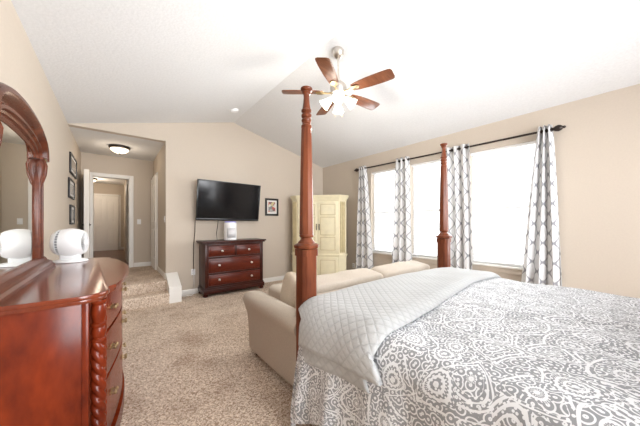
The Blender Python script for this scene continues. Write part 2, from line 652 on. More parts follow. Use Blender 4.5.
base('baseboard_back', (0.915, YB - 0.016, 0.0), (XR, YB, 0.10))
base('baseboard_right', (XR - 0.016, YF, 0), (XR, YB - 0.016, 0.10))
base('baseboard_left', (XL, YF, 0), (XL + 0.016, 4.96, 0.10))
base('baseboard_alcove_end', (0.355, AY - 0.016, LZ), (AX, AY, LZ + 0.10))
base('baseboard_alcove_right', (AX - 0.016, YB + 0.01, LZ), (AX, 6.42, LZ + 0.10))
base('baseboard_hall_end', (0.17, HY - 0.016, LZ - 0.004), (HXR, HY, LZ + 0.10))

# white sloped end panel of the steps
bm = BM()
prism(bm, [(4.96, 0), (YB, 0), (YB, 0.455), (5.33, 0.455), (4.96, 0.262)], AX - 0.005, 0.912, 'X', 0.004)
struct('trim_1', bm, M['white_paint'], smooth=0)

# door casing round the alcove doorway
bm = BM()
for (x0, x1) in ((DX0 - 0.07, DX0), (DX1, DX1 + 0.075)):
    box(bm, (x0, AY - 0.02, LZ), (x1, AY, DZ1 + 0.07), 0.004)
box(bm, (DX0, AY - 0.02, DZ1), (DX1, AY, DZ1 + 0.07), 0.004)
box(bm, (DX0 - 0.005, AY - 0.01, LZ), (DX0 + 0.012, AY + T, DZ1))
box(bm, (DX1 - 0.012, AY - 0.01, LZ), (DX1 + 0.005, AY + T, DZ1))
box(bm, (DX0, AY - 0.01, DZ1 - 0.012), (DX1, AY + T, DZ1))
struct('trim_2', bm, M['white_paint'], smooth=0)


def arch_panel(bm, x0, x1, z0, z1, y0, y1, arch):
    """raised field of a moulded door; arch lifts the inner upper corner"""
    pts = [(x0, z0), (x1, z0)]
    if arch == 0:
        pts += [(x1, z1), (x0, z1)]
    else:
        n = 7
        for k in range(n + 1):
            f = k / n
            x = x1 + (x0 - x1) * f
            g = (1 - f) if arch > 0 else f
            pts.append((x, z1 - 0.09 * (1 - math.sin(g * PI / 2))))
    prism(bm, pts, y0, y1, 'Y', 0.008)


def door_leaf(name, w, h, face_both=True):
    """slab in local coordinates: x 0..w, y -0.02..0.02, z 0..h"""
    o = bpy.data.objects.new(name, None)
    COL.objects.link(o)
    o['kind'] = 'structure'
    put('door_slab', box(BM(), (0, -0.012, 0), (w, 0.012, h), 0.002), M['door_paint'], o, local=True, smooth=0)
    sw, ms, gv = 0.10, 0.05, 0.05
    lows, lowt, ups, upt = 0.22, 0.90, 1.02, h - 0.11
    fr, fl = BM(), BM()
    for sgn in (-1, 1):
        ya, yb = sorted((sgn * 0.011, sgn * 0.038))
        for (x0, x1) in ((0, sw), (w / 2 - ms, w / 2 + ms), (w - sw, w)):
            box(fr, (x0, ya, 0), (x1, yb, h), 0.004)
        for (x0, x1, ar) in ((sw, w / 2 - ms, 1), (w / 2 + ms, w - sw, -1)):
            box(fr, (x0, ya, 0), (x1, yb, lows), 0.004)
            box(fr, (x0, ya, lowt), (x1, yb, ups), 0.004)
            pts = [(x1, h), (x0, h)]
            for k in range(9):
                f = k / 8
                g = f if ar > 0 else 1 - f
                pts.append((x0 + (x1 - x0) * f, upt - 0.09 * (1 - math.sin(g * PI / 2))))
            prism(fr, pts, ya, yb, 'Y', 0.004)
            y2, y3 = sorted((sgn * 0.011, sgn * 0.030))
            arch_panel(fl, x0 + gv, x1 - gv, lows + gv, lowt - gv, y2, y3, 0)
            arch_panel(fl, x0 + gv, x1 - gv, ups + gv, upt - gv, y2, y3, ar)
    put('door_frame_rails', fr, M['door_paint'], o, local=True, smooth=20)
    put('door_panels', fl, M['door_paint'], o, local=True, smooth=20)
    return o


def door_handle(parent, x, z):
    bm = BM()
    for s in (-1, 1):
        lathe(bm, [(0.028, 0.037 * s), (0.028, 0.043 * s), (0.010, 0.040 * s), (0.010, 0.062 * s)], (x, 0, z), 14, 'Y')
        tube(bm, [(x, 0.055 * s, z), (x + 0.04, 0.058 * s, z), (x + 0.10, 0.052 * s, z - 0.004)], [0.010, 0.009, 0.006])
    put('door_handle', bm, M['bronze'], parent, local=True)


d = door_leaf('door_1', 0.76, 2.02)          # open leaf at the alcove doorway
d.location = (-0.405, 6.53, LZ + 0.01)
d.rotation_euler = (0, 0, R(92))
door_handle(d, 0.07, 0.97)
d = door_leaf('door_2', 0.76, 2.03)          # closed door in the alcove's right wall
d.location = (AX - 0.008, 6.50, LZ + 0.005)
d.rotation_euler = (0, 0, R(90))
bm = BM()
for y in (6.43, 7.22):
    box(bm, (AX - 0.02, y, LZ), (AX, y + 0.065, 2.44), 0.004)
box(bm, (AX - 0.02, 6.43, 2.385), (AX, 7.285, 2.445), 0.004)
struct('trim_3', bm, M['white_paint'], smooth=0)
d = door_leaf('door_3', 0.80, 2.03)          # far door at the end of the hall
d.location = (-0.67, HY - 0.042, LZ)
bm = BM()
for x in (-0.745, 0.135):
    box(bm, (x, HY - 0.03, LZ), (x + 0.07, HY, 2.45), 0.004)
box(bm, (-0.745, HY - 0.03, 2.385), (0.205, HY, 2.455), 0.004)
struct('trim_4', bm, M['white_paint'], smooth=0)
d = door_leaf('door_4', 0.78, 2.03)          # door on the hall's right wall
d.location = (HXR - 0.01, 8.3, LZ)
d.rotation_euler = (0, 0, R(90))
bm = BM()
for y in (8.22, 9.08):
    box(bm, (HXR - 0.03, y, LZ), (HXR, y + 0.08, 2.45), 0.004)
box(bm, (HXR - 0.03, 8.22, 2.385), (HXR, 9.16, 2.455), 0.004)
struct('trim_5', bm, M['white_paint'], smooth=0)

# ------------------------------------------------------------------ windows and blinds
for i, (a, b) in enumerate(WIN):
    t = struct('window_%d' % (i + 1), None, loc=(XR + 0.1, (a + b) / 2, WZ0))
    bm = BM()
    x0, x1 = XR + 0.08, XR + 0.14
    f = 0.045
    box(bm, (x0, a, WZ0), (x1, a + f, WZ1), 0.004)
    box(bm, (x0, b - f, WZ0), (x1, b, WZ1), 0.004)
    box(bm, (x0, a + f, WZ0), (x1, b - f, WZ0 + f), 0.004)
    box(bm, (x0, a + f, WZ1 - f), (x1, b - f, WZ1), 0.004)
    struct('window_frame', bm, M['vinyl'], t, smooth=0)
    struct('meeting_rail', box(BM(), (x0 + 0.005, a + f, 1.565), (x1 - 0.01, b - f, 1.605), 0.004), M['vinyl'], t)
    struct('window_pane', box(BM(), (x0 + 0.03, a + f, WZ0 + f), (x0 + 0.034, b - f, WZ1 - f)), M['glass'], t, smooth=0)
    struct('window_sill', box(BM(), (XR - 0.035, a - 0.05, WZ0 - 0.025), (XR + 0.08, b + 0.05, WZ0 + 0.001), 0.006), M['white_paint'], t)
    struct('window_apron', box(BM(), (XR - 0.016, a - 0.03, WZ0 - 0.105), (XR, b + 0.03, WZ0 - 0.025), 0.004), M['wall'], t)
BN = ['white mini blind in the nearest, rightmost window beside the flaring curtain',
      'white mini blind in the middle window, behind the far bedpost',
      'white mini blind in the window nearest the cream armoire']
for i, (a, b) in enumerate(WIN):
    t = thing('window_blind', BN[i], 'blind', (XR + 0.045, (a + b) / 2, WZ1), 0, 'white mini blinds in the windows')
    put('headrail', box(BM(), (XR + 0.025, a + 0.006, WZ1 - 0.045), (XR + 0.065, b - 0.006, WZ1 - 0.002), 0.003), M['blind'], t, smooth=0)
    bm = BM()
    z = WZ1 - 0.08
    while z > WZ0 + 0.06:
        vs = [bm.verts.new(p) for p in ((XR + 0.037, a + 0.008, z), (XR + 0.053, a + 0.008, z + 0.002), (XR + 0.053, b - 0.008, z + 0.002), (XR + 0.037, b - 0.008, z))]
        f = bm.faces.new(vs)
        z -= 0.05
    put('slats', bm, M['blind'], t, smooth=0, solid=0.0012)
    put('bottom_rail', box(BM(), (XR + 0.03, a + 0.008, WZ0 + 0.02), (XR + 0.06, b - 0.008, WZ0 + 0.04), 0.003), M['blind'], t, smooth=0)
    bm = BM()
    for y in (a + 0.12, b - 0.12):
        tube(bm, [(XR + 0.045, y, WZ1 - 0.04), (XR + 0.045, y, WZ0 + 0.03)], 0.0012, 5)
    put('ladder_cord', bm, M['blind'], t)

# ------------------------------------------------------------------ curtain rod and curtains
RX, RZ = 4.305, 2.535
t = thing('curtain_rod', 'long dark bronze curtain rod with ribbed end knobs above the three windows', 'curtain rod', (RX, 2.3, RZ))
put('rod', tube(BM(), [(RX, 0.70, RZ), (RX, 3.98, RZ + 0.03)], 0.014, 12), M['bronze'], t)
for y, s, z in ((0.70, -1, RZ), (3.98, 1, RZ + 0.03)):
    bm = lathe(BM(), [(0.014, 0), (0.022, 0.004 * s), (0.018, 0.014 * s), (0.034, 0.035 * s), (0.040, 0.06 * s), (0.032, 0.085 * s), (0.014, 0.105 * s), (0.018, 0.115 * s), (0.008, 0.13 * s)], (RX, y, z), 16, 'Y')
    put('finial', bm, M['bronze'], t)
for y in (0.74, 1.79, 2.79, 3.94):
    bm = BM()
    box(bm, (XR - 0.012, y - 0.02, RZ - 0.05), (XR, y + 0.02, RZ + 0.05), 0.003)
    tube(bm, [(XR, y, RZ - 0.01), (RX, y, RZ - 0.01 + (y - 0.7) / 3.28 * 0.03)], 0.008, 8)
    put('bracket', bm, M['bronze'], t)


def curtain(label, y0t, y1t, y0b, y1b, zt, folds, seed, zb=0.02):
    rnd = random.Random(seed)
    ph = rnd.random() * 6
    uw = 1.0 * folds * 0.20

    def pos(u, v):
        z = zt + (zb - zt) * v
        fl = v ** 0.8
        ya = y0t + (y0b - y0t) * fl
        yb = y1t + (y1b - y1t) * fl
        y = ya + (yb - ya) * u
        amp = 0.032 + 0.010 * v
        a = 2 * PI * folds * u + ph
        x = RX - 0.0 + amp * math.sin(a + 0.5 * math.sin(3.1 * v + ph)) + 0.008 * math.sin(2.3 * a + 4 * v)
        y += 0.012 * math.sin(2 * a) * v
        return Vector((x, y, z))
    bm = grid(BM(), int(folds * 18), 40, pos, lambda u, v: (u * uw, v * (zt - zb)))
    o = put('curtain', bm, M['curtain'], None, (RX, (y0t + y1t) / 2, zt), smooth=80, solid=0.003)
    tag(o, label, 'curtain', 'grey trellis curtains on the rod')
    # metal grommets along the top hem
    n = int(folds * 2)
    for k in range(n):
        u = (k + 0.5 - (ph / PI) % 1) / n
        if not 0 < u < 1:
            continue
        y = y0t + (y1t - y0t) * u
        zc = RZ + (y - 0.7) / 3.28 * 0.03
        pts = [(RX + 0.024 * math.cos(2 * PI * q / 12), y, zc + 0.024 * math.sin(2 * PI * q / 12)) for q in range(13)]
        put('grommet', tube(BM(), pts, 0.005, 6), M['bronze'], o)
    return o


curtain('white curtain with grey trellis lines right of the third window, flaring at its foot', 0.70, 0.84, 0.58, 1.04, 2.60, 3.0, 1)
curtain('grey trellis curtain directly right of the far bedpost', 1.66, 2.06, 1.62, 2.02, 2.60, 3.5, 2)
curtain('grey trellis curtain between the two windows left of the far bedpost', 2.72, 3.02, 2.66, 3.12, 2.61, 3.0, 3)
curtain('grey trellis curtain at the rod end nearest the cream armoire', 3.78, 3.97, 3.56, 4.10, 2.62, 3.0, 4)

# ------------------------------------------------------------------ bed
PX0, PX1, PYF, PYH = 1.042, 3.03, 1.45, -0.72
t = thing('four_poster_bed', 'cherry wood four-poster bed with tall turned posts under the paisley comforter', 'bed', (2.0, 0.35, 0))


def bedpost(x, y):
    bm = BM()
    hw, ch = 0.061, 0.024
    octo = [(hw, -hw + ch), (hw, hw - ch), (hw - ch, hw), (-hw + ch, hw), (-hw, hw - ch), (-hw, -hw + ch), (-hw + ch, -hw), (hw - ch, -hw)]
    prism(bm, [(x + a, y + b) for a, b in octo], 0.17, 1.13, 'Z')
    lathe(bm, [(0.030, 0.0), (0.036, 0.012), (0.030, 0.03), (0.034, 0.06), (0.046, 0.10), (0.050, 0.13), (0.040, 0.15), (0.058, 0.165), (0.058, 0.172)], (x, y, 0), 20)
    h2, c2 = 0.066, 0.020
    prism(bm, [(x + (h2 if abs(a) == hw else h2 - c2) * (1 if a > 0 else -1), y + (h2 if abs(b) == hw else h2 - c2) * (1 if b > 0 else -1)) for a, b in octo], 1.12, 1.165, 'Z')
    # octagonal flange
    def octring(rad, z):
        return [Vector((x + rad * math.cos(PI / 8 + k * PI / 4), y + rad * math.sin(PI / 8 + k * PI / 4), z)) for k in range(8)]
    prof = [(0.066, 1.162), (0.085, 1.172), (0.089, 1.182), (0.089, 1.192), (0.078, 1.200), (0.062, 1.206)]
    rings = [[bm.verts.new(p) for p in octring(a, z)] for a, z in prof]
    for a, b in zip(rings, rings[1:]):
        for i in range(8):
            bm.faces.new((a[i], a[(i + 1) % 8], b[(i + 1) % 8], b[i]))
    bm.faces.new(rings[-1])
    lathe(bm, [(0.060, 1.204), (0.058, 1.212), (0.042, 1.230), (0.038, 1.240), (0.046, 1.246), (0.050, 1.252), (0.050, 1.260), (0.045, 1.266)], (x, y, 0), 24)
    # tapered octagonal shaft
    rings = []
    for rad, z in ((0.050, 1.265), (0.047, 1.5), (0.042, 1.75), (0.036, 1.995)):
        rings.append([bm.verts.new(p) for p in octring(rad, z)])
    for a, b in zip(rings, rings[1:]):
        for i in range(8):
            bm.faces.new((a[i], a[(i + 1) % 8], b[(i + 1) % 8], b[i]))
    lathe(bm, [(0.030, 1.99), (0.037, 1.998), (0.037, 2.010), (0.030, 2.016), (0.029, 2.032), (0.034, 2.038), (0.035, 2.050), (0.028, 2.056), (0.028, 2.062),
               (0.035, 2.070), (0.036, 2.084), (0.029, 2.092), (0.028, 2.100), (0.036, 2.107), (0.036, 2.117), (0.029, 2.122), (0.027, 2.137), (0.023, 2.165), (0.020, 2.200),
               (0.0205, 2.218), (0.022, 2.226), (0.030, 2.234), (0.0305, 2.240), (0.026, 2.244), (0.038, 2.252), (0.041, 2.258), (0.041, 2.266), (0.037, 2.270)], (x, y, 0), 24)
    bmesh.ops.scale(bm, verts=bm.verts, vec=(1, 1, 1.008))
    return bm


for x, y in ((PX0, PYF), (PX1, PYF), (PX0, PYH), (PX1, PYH)):
    put('bedpost', bedpost(x, y), M['post_wood'], t, smooth=35)
for x in (PX0, PX1):
    put('side_rail', box(BM(), (x - 0.02, PYH + 0.05, 0.20), (x + 0.02, PYF - 0.05, 0.40), 0.006), M['post_wood'], t)
put('footboard', box(BM(), (PX0 + 0.05, PYF - 0.02, 0.18), (PX1 - 0.05, PYF + 0.02, 0.62), 0.008), M['post_wood'], t)
bm = BM()
n = 12
pts = [(PX0 + 0.05, 0.3)] + [(PX1 - 0.05, 0.3)] + [(PX1 - 0.05 - (PX1 - PX0 - 0.1) * k / n, 1.15 + 0.25 * math.sin(PI * k / n)) for k in range(n + 1)]
prism(bm, pts, PYH - 0.022, PYH + 0.022, 'Y', 0.006)
put('headboard', bm, M['post_wood'], t)
put('mattress', box(BM(), (PX0 + 0.025, PYH + 0.06, 0.30), (PX1 - 0.025, PYF - 0.065, 0.73), 0.06, 4), M['mattress'], t)

# comforter: a draped sheet, uv in metres of cloth
CXL, CXR, CYF, CYH, CZ, CR = 0.945, 3.055, 1.385, -0.62, 0.795, 0.11


def drape(s, tt, off=0.0, hem=None, rip=1.0, zoff=0.0):
    """s: cloth coordinate across (0 = bed axis), tt: cloth y; returns a point on the covered bed"""
    xc = (CXL + CXR) / 2
    half = (CXR - CXL) / 2 + off
    rad = CR + off
    flat = half - rad
    a = abs(s)
    sg = 1 if s > 0 else -1
    crown = 0.035 * (1 - min(1, a / half) ** 2)
    arc = rad * PI / 2
    if a <= flat:
        x, dz, fr, nx = a, 0.0, 0.0, 0.0
    elif a <= flat + arc:
        th = (a - flat) / rad
        x = flat + rad * math.sin(th)
        dz = rad * (1 - math.cos(th))
        fr, nx = 0.0, math.sin(th)
    else:
        dz = rad + (a - flat - arc)
        x = half
        fr, nx = (a - flat - arc), 1.0
    # ripples of the hanging side, growing towards the hem
    k = min(1.0, fr / 0.45)
    x += rip * (0.05 * k + 0.028 * k * math.sin(tt * 2 * PI / 0.31 + 0.6 * math.sin(tt * 5)) + 0.010 * k * math.sin(tt * 2 * PI / 0.13 + 1))
    x += 0.006 * math.sin(tt * 17 + 3 * fr) * nx
    # foot end roll
    y, fy = tt, 0.0
    e = CYF + off - 0.09
    if tt > e:
        th = min((tt - e) / 0.09, PI / 2)
        y = e + 0.09 * math.sin(th)
        fy = 0.09 * (1 - math.cos(th)) + max(0, tt - e - 0.09 * PI / 2)
    z = CZ + crown + off + zoff - dz - fy * (1 - 0.55 * min(1, dz / 0.3))
    if fr == 0:
        puff = 0.008 * math.sin(6.3 * s + 1.3 * math.sin(4 * tt)) * math.sin(7.1 * tt + 1.1 * math.sin(5 * s)) + 0.004 * math.sin(19 * s + 9 * tt)
        z += puff * rip
    return Vector((xc + sg * x, y, z))


HALF = (CXR - CXL) / 2
FLATARC = HALF - CR + CR * PI / 2


def hem_left(y):
    # z of the left hem along the bed
    lo = 0.125 + 0.085 * min(1, max(0, (1.38 - y) / 0.22)) + 0.02 * math.sin(y * 14)
    return lo


def cpos(u, v):
    tt = CYH + v * (CYF + 0.16 - CYH)
    sl = -(FLATARC + (CZ - CR) - hem_left(tt))
    sr = FLATARC + 0.42
    s = sl + (sr - sl) * u
    return drape(s, min(tt, 1e9))


def cuv(u, v):
    tt = CYH + v * (CYF + 0.16 - CYH)
    sl = -(FLATARC + (CZ - CR) - hem_left(tt))
    return (sl + (FLATARC + 0.42 - sl) * u, tt)


bm = grid(BM(), 180, 130, cpos, cuv)
o = put('comforter', bm, M['paisley'], None, (2.0, 0.4, 0.8), smooth=80, solid=0.02)
tag(o, 'grey and white paisley comforter spread over the bed and hanging down its side', 'comforter')

# pale quilt folded across the foot of the bed
def qgrid(y0, y1, hl, hr, off, zoff, nu=120, nv=40, hemv=0.0):
    def par(u, v):
        tt = y0 + (y1 - y0) * v
        fall = hl + hemv * v
        sl = -(FLATARC + fall)
        sr = FLATARC + hr
        return sl + (sr - sl) * u, tt

    def pos(u, v):
        s, tt = par(u, v)
        tt2 = tt + 0.02 * math.sin(s * 3.0) * (1 - v)
        tt2 -= 0.12 * (1 - v) * min(1, max(0, (0.5 - s) / 1.5))
        kh = min(1, max(0, (-s - FLATARC + 0.16) / 0.16))
        tt2 -= kh * kh * (y1 - 1.315) * v ** 2
        if s < -FLATARC:
            k = min(1, (-s - FLATARC) / 0.2)
            tt2 -= 0.13 * k * (1 - v) ** 1.5     # near corner swings out along the bed
        p = drape(s, tt2, off, None, 0.35, zoff)
        # rolled fold along the near edge
        e = max(0.0, 1 - v / 0.12)
        p.z -= 0.030 * e * e if s > -FLATARC else 0
        return p
    return grid(BM(), nu, nv, pos, par)


q = put('quilt', qgrid(0.88, 1.47, 0.105, 0.20, 0.045, 0.0, hemv=0.05), M['quilt'], None, (2.0, 1.15, 0.85), smooth=80, solid=0.028)
tag(q, 'pale grey diamond-stitched quilt folded across the foot of the bed', 'quilt')
put('folded_layer', qgrid(0.98, 1.455, 0.145, 0.18, 0.022, 0.0, hemv=0.08), M['quilt'], q, smooth=80, solid=0.014)

# ------------------------------------------------------------------ sofa
SX0, SX1, SY0, SY1 = 1.10, 3.32, 1.55, 2.56
t = thing('sofa', 'beige upholstered sofa with flared rolled arms standing behind the bed foot', 'sofa', ((SX0 + SX1) / 2, 2.0, 0))
# frame base
put('seat_base', box(BM(), (SX0 + 0.04, SY0 + 0.03, 0.07), (SX1 - 0.04, SY1 - 0.05, 0.29), 0.025, 3), M['sofa'], t)
# back: a raked, rounded-top slab
prof = [(SY0 + 0.05, 0.08), (SY0 + 0.02, 0.30), (SY0, 0.70), (SY0 + 0.005, 0.755), (SY0 + 0.03, 0.785), (SY0 + 0.075, 0.785), (SY0 + 0.11, 0.765), (SY0 + 0.16, 0.74), (SY0 + 0.22, 0.36), (SY0 + 0.22, 0.08)]
put('sofa_back', prism(BM(), prof, SX0 + 0.02, SX1 - 0.02, 'X', 0.02), M['sofa'], t, smooth=50)


def arm(x, s):
    """flared rolled arm; s=-1 the outer side faces -x"""
    sec = [(0.00, 0.06), (-0.005, 0.25), (-0.02, 0.42), (-0.055, 0.53), (-0.075, 0.585), (-0.06, 0.632), (-0.015, 0.655), (0.06, 0.65), (0.12, 0.63), (0.165, 0.59), (0.18, 0.53), (0.18, 0.06)]
    stations = [(SY0 + 0.04, 0.97, -0.02), (SY0 + 0.30, 1.0, -0.015), (SY0 + 0.60, 1.0, -0.005), (SY1 - 0.10, 1.0, 0.0), (SY1 - 0.03, 0.985, 0.0), (SY1, 0.95, 0.0)]
    bm = BM()
    rings = []
    for y, k, lift in stations:
        ring = []
        for a, z in sec:
            zz = z + lift * max(0, (z - 0.3) / 0.35)
            ca, cz = 0.06, 0.35
            ring.append(bm.verts.new((x - s * (ca + (a - ca) * k) if s < 0 else x - (ca + (a - ca) * k), y, max(0.05, cz + (zz - cz) * k))))
        rings.append(ring)
    n = len(sec)
    for a, b in zip(rings, rings[1:]):
        for i in range(n):
            bm.faces.new((a[i], a[(i + 1) % n], b[(i + 1) % n], b[i]))
    bm.faces.new(rings[0])
    bm.faces.new(rings[-1][::-1])
    return bm


put('arm', arm(SX0, -1), M['sofa'], t, smooth=70)
put('arm', arm(SX1, 1), M['sofa'], t, smooth=70)
cx = (SX0 + SX1) / 2
for k in range(2):
    xa = SX0 + 0.17 + k * (cx - SX0 - 0.17)
    xb = xa + (cx - SX0 - 0.17)
    put('seat_cushion', puffy(BM(), ((xa + xb) / 2, 2.17, 0.365), ((xb - xa) / 2 - 0.004, 0.40, 0.10), 6), M['sofa'], t)

    def lump(q):
        q = q.copy()
        if q.z > 0:
            q.z *= 1 + 0.02 * math.sin(q.x * 5 + k) + 0.015 * math.sin(q.x * 11)
        return q
    wx = (xb - xa) / 2 + 0.006
    bm = puffy(BM(), (0, 0, 0), (wx, 0.12, 0.20), 9, 14, lump)
    rotv(bm, rx=R(10))
    bmesh.ops.translate(bm, verts=bm.verts, vec=((xa + xb) / 2, SY0 + 0.255, 0.662))
    put('back_cushion', bm, M['sofa'], t)
for x in (SX0 + 0.06, SX1 - 0.06):
    for y in (SY0 + 0.10, SY1 - 0.09):
        put('sofa_foot', lathe(BM(), [(0.022, 0.0), (0.032, 0.08)], (x, y, 0), 10), M['bronze'], t)

# throw pillow leaning in the near corner of the sofa
bm = puffy(BM(), (0, 0, 0), (0.20, 0.075, 0.178), 3.4, 12, lambda q: Vector((q.x * (1 - 0.10 * abs(q.z) ** 2 + 0.12 * abs(q.x * q.z)), q.y, q.z * (1 + 0.10 * abs(q.x * q.z)))))
rotv(bm, rx=R(12), rz=R(72))
bmesh.ops.translate(bm, verts=bm.verts, vec=(1.432, 2.27, 0.65))
o = put('throw_pillow', bm, M['pillow'], None, (1.432, 2.27, 0.48))
tag(o, 'tan throw pillow leaning inside the near arm of the beige sofa', 'pillow')
bm = BM()
seam = []
for k in range(33):
    a = 2 * PI * k / 32
    c_, s_ = math.cos(a), math.sin(a)
    L = (abs(c_) ** 3.4 + abs(s_) ** 3.4) ** (1 / 3.4)
    x_, z_ = c_ / L, s_ / L
    seam.append(Vector((x_ * (1 - 0.10 * z_ ** 2 + 0.12 * abs(x_ * z_)) * 0.201, 0, z_ * (1 + 0.10 * abs(x_ * z_)) * 0.179)))
tube(bm, seam, 0.006, 6)
rotv(bm, rx=R(12), rz=R(72))
bmesh.ops.translate(bm, verts=bm.verts, vec=(1.432, 2.27, 0.65))
put('piping', bm, M['pillow'], o)

# ottoman in front of the sofa
t = thing('ottoman', 'beige upholstered ottoman on the carpet in front of the sofa', 'ottoman', (2.07, 3.05, 0))
put('base', box(BM(), (1.70, 2.76, 0.07), (2.44, 3.34, 0.32), 0.03, 3), M['sofa'], t)
put('cushion', puffy(BM(), (2.07, 3.05, 0.395), (0.39, 0.31, 0.09), 5), M['sofa'], t)
for x in (1.77, 2.38):
    for y in (2.82, 3.28):
        put('foot', lathe(BM(), [(0.02, 0), (0.03, 0.08)], (x, y, 0), 10), M['bronze'], t)

# ------------------------------------------------------------------ dresser
DZ = 1.0
t = thing('dresser', 'long bow-front red mahogany dresser with rope-twist corner columns under the arched mirror', 'dresser', (-0.25, 2.58, 0))
DYA, DYB = 1.69, 3.48


def bow(y, inset=0.0):
    f = (y - 1.88) / (3.29 - 1.88)
    return -0.028 + 0.088 * math.sin(PI * min(1, max(0, f))) - inset


def top_outline(e=0.0):
    pts = [(-0.52, DYA - e), (-0.135, DYA - e)]
    # rounded lobe over the near column, notch, bow, notch, lobe over the far column
    for k in range(1, 7):
        a = -PI / 2 + k * PI / 2 / 6
        pts.append((-0.125 + (0.095 + e) * math.cos(a) * 1.0, DYA + 0.095 + (0.095 + e) * math.sin(a)))
    pts.append((-0.036 + e * 0.5, 1.86))
    for k in range(0, 25):
        y = 1.90 + (3.27 - 1.90) * k / 24
        pts.append((bow(y) + 0.022 + e, y))
    pts.append((-0.036 + e * 0.5, DYB - 0.17))
    for k in range(0, 6):
        a = k * PI / 2 / 6
        pts.append((-0.125 + (0.095 + e) * math.cos(a), DYB - 0.095 + (0.095 + e) * math.sin(a)))
    pts += [(-0.135, DYB + e), (-0.52, DYB + e)]
    return pts


bm = BM()
prism(bm, top_outline(0.012), DZ - 0.022, DZ, 'Z', 0.005)
prism(bm, top_outline(0.0), DZ - 0.042, DZ - 0.021, 'Z', 0.004)
put('top', bm, M['mahogany_top'], t, smooth=30)
# carcass: sides, front field following the bow, plinth
bm = BM()
box(bm, (-0.515, DYA + 0.03, 0.08), (-0.112, DYA + 0.06, DZ - 0.04), 0.002)
box(bm, (-0.515, DYB - 0.06, 0.08), (-0.112, DYB - 0.03, DZ - 0.04), 0.002)
box(bm, (-0.515, DYA + 0.05, 0.08), (-0.49, DYB - 0.05, DZ - 0.04))
front = [(-0.48, DYA + 0.05), (-0.105, DYA + 0.05), (-0.105, DYA + 0.13), (-0.07, DYA + 0.17)]
for k in range(17):
    y = 1.88 + 1.41 * k / 16
    front.append((bow(y, 0.035), y))
front += [(-0.075, DYB - 0.17), (-0.125, DYB - 0.13), (-0.125, DYB - 0.05), (-0.48, DYB - 0.05)]
prism(bm, front, 0.08, DZ - 0.042, 'Z')
put('carcass', bm, M['mahogany'], t, smooth=30)
# corner stiles on the near and far sides
for y in (DYA + 0.022, DYB - 0.062):
    bm = BM()
    box(bm, (-0.124, y, 0.08), (-0.098, y + 0.04, DZ - 0.042), 0.003)
    box(bm, (-0.515, y, 0.08), (-0.475, y + 0.04, DZ - 0.042), 0.003)
    box(bm, (-0.48, y, 0.08), (-0.12, y + 0.04, 0.18), 0.003)
    put('side_frame', bm, M['mahogany'], t)
bm = BM()
bo = [(-0.52, DYA + 0.01), (-0.03, DYA + 0.01), (-0.03, 1.86)] + [(bow(1.9 + 1.37 * k / 16, -0.005), 1.9 + 1.37 * k / 16) for k in range(17)] + [(-0.03, DYB - 0.16), (-0.03, DYB - 0.01), (-0.52, DYB - 0.01)]
prism(bm, bo, 0.0, 0.10, 'Z', 0.008)
put('plinth', bm, M['mahogany'], t, smooth=30)


def twist_column(x, y, hand):
    bm = BM()
    lathe(bm, [(0.044, 0.955), (0.046, 0.945), (0.040, 0.936), (0.036, 0.930), (0.040, 0.922), (0.043, 0.895), (0.041, 0.865), (0.034, 0.845), (0.033, 0.838), (0.043, 0.832), (0.044, 0.822), (0.036, 0.812), (0.040, 0.800), (0.042, 0.785), (0.036, 0.765),
               (0.033, 0.758), (0.042, 0.752), (0.043, 0.742), (0.036, 0.735)], (x, y, 0), 20)
    n, m = 28, 90
    rings = []
    for j in range(m + 1):
        z = 0.74 - (0.74 - 0.20) * j / m
        ring = []
        for i in range(n):
            a = 2 * PI * i / n
            rr = 0.027 + 0.017 * abs(math.sin(1.5 * (a + hand * z * 36))) ** 0.6
            ring.append(bm.verts.new((x + rr * math.cos(a), y + rr * math.sin(a), z)))
        rings.append(ring)
    for a, b in zip(rings, rings[1:]):
        for i in range(n):
            bm.faces.new((a[i], a[(i + 1) % n], b[(i + 1) % n], b[i]))
    lathe(bm, [(0.036, 0.205), (0.044, 0.195), (0.044, 0.18), (0.036, 0.17), (0.046, 0.15), (0.048, 0.10)], (x, y, 0), 20)
    bmesh.ops.scale(bm, verts=bm.verts, vec=(0.76, 0.76, 1), space=Matrix.Translation((-x, -y, 0)))
    return bm


put('twist_column', twist_column(-0.062, DYA + 0.080, 1), M['mahogany'], t)
put('twist_column', twist_column(-0.062, DYB - 0.080, -1), M['mahogany'], t)


def knob(parent, p, d, rad=0.014, mat='brass', local=False):
    """round knob with a rosette, standing out along direction d (2-D)"""
    bm = lathe(BM(), [(rad * 1.25, 0.0), (rad * 1.25, 0.003), (rad * 0.45, 0.006), (rad * 0.40, 0.014), (rad * 0.95, 0.018), (rad * 1.05, 0.024), (rad * 0.75, 0.030), (rad * 0.2, 0.032)], (0, 0, 0), 14, 'X')
    rotv(bm, rz=math.atan2(d[1], d[0]))
    bmesh.ops.translate(bm, verts=bm.verts, vec=p)
    put('knob', bm, M[mat], parent, local=local)


for (z0, z1) in ((0.745, 0.945), (0.485, 0.725), (0.135, 0.465)):
    for (ya, yb) in ((1.90, 2.575), (2.595, 3.27)):
        pts = []
        for k in range(13):
            y = ya + (yb - ya) * k / 12
            pts.append((bow(y, 0.008), y))
        for k in range(13):
            y = yb - (yb - ya) * k / 12
            pts.append((bow(y, 0.04), y))
        dr = put('drawer', prism(BM(), pts, z0, z1, 'Z', 0.006), M['mahogany'], t, smooth=30)
        for yk in (ya + 0.085, ya + 0.125, yb - 0.125, yb - 0.085):
            e = 0.01
            dx = (bow(yk + e) - bow(yk - e)) / (2 * e)
            zz = {0.745: 0.848, 0.485: 0.608, 0.135: 0.335}[z0]
            knob(dr, (bow(yk, 0.009), yk, zz), (1, -dx), 0.012)

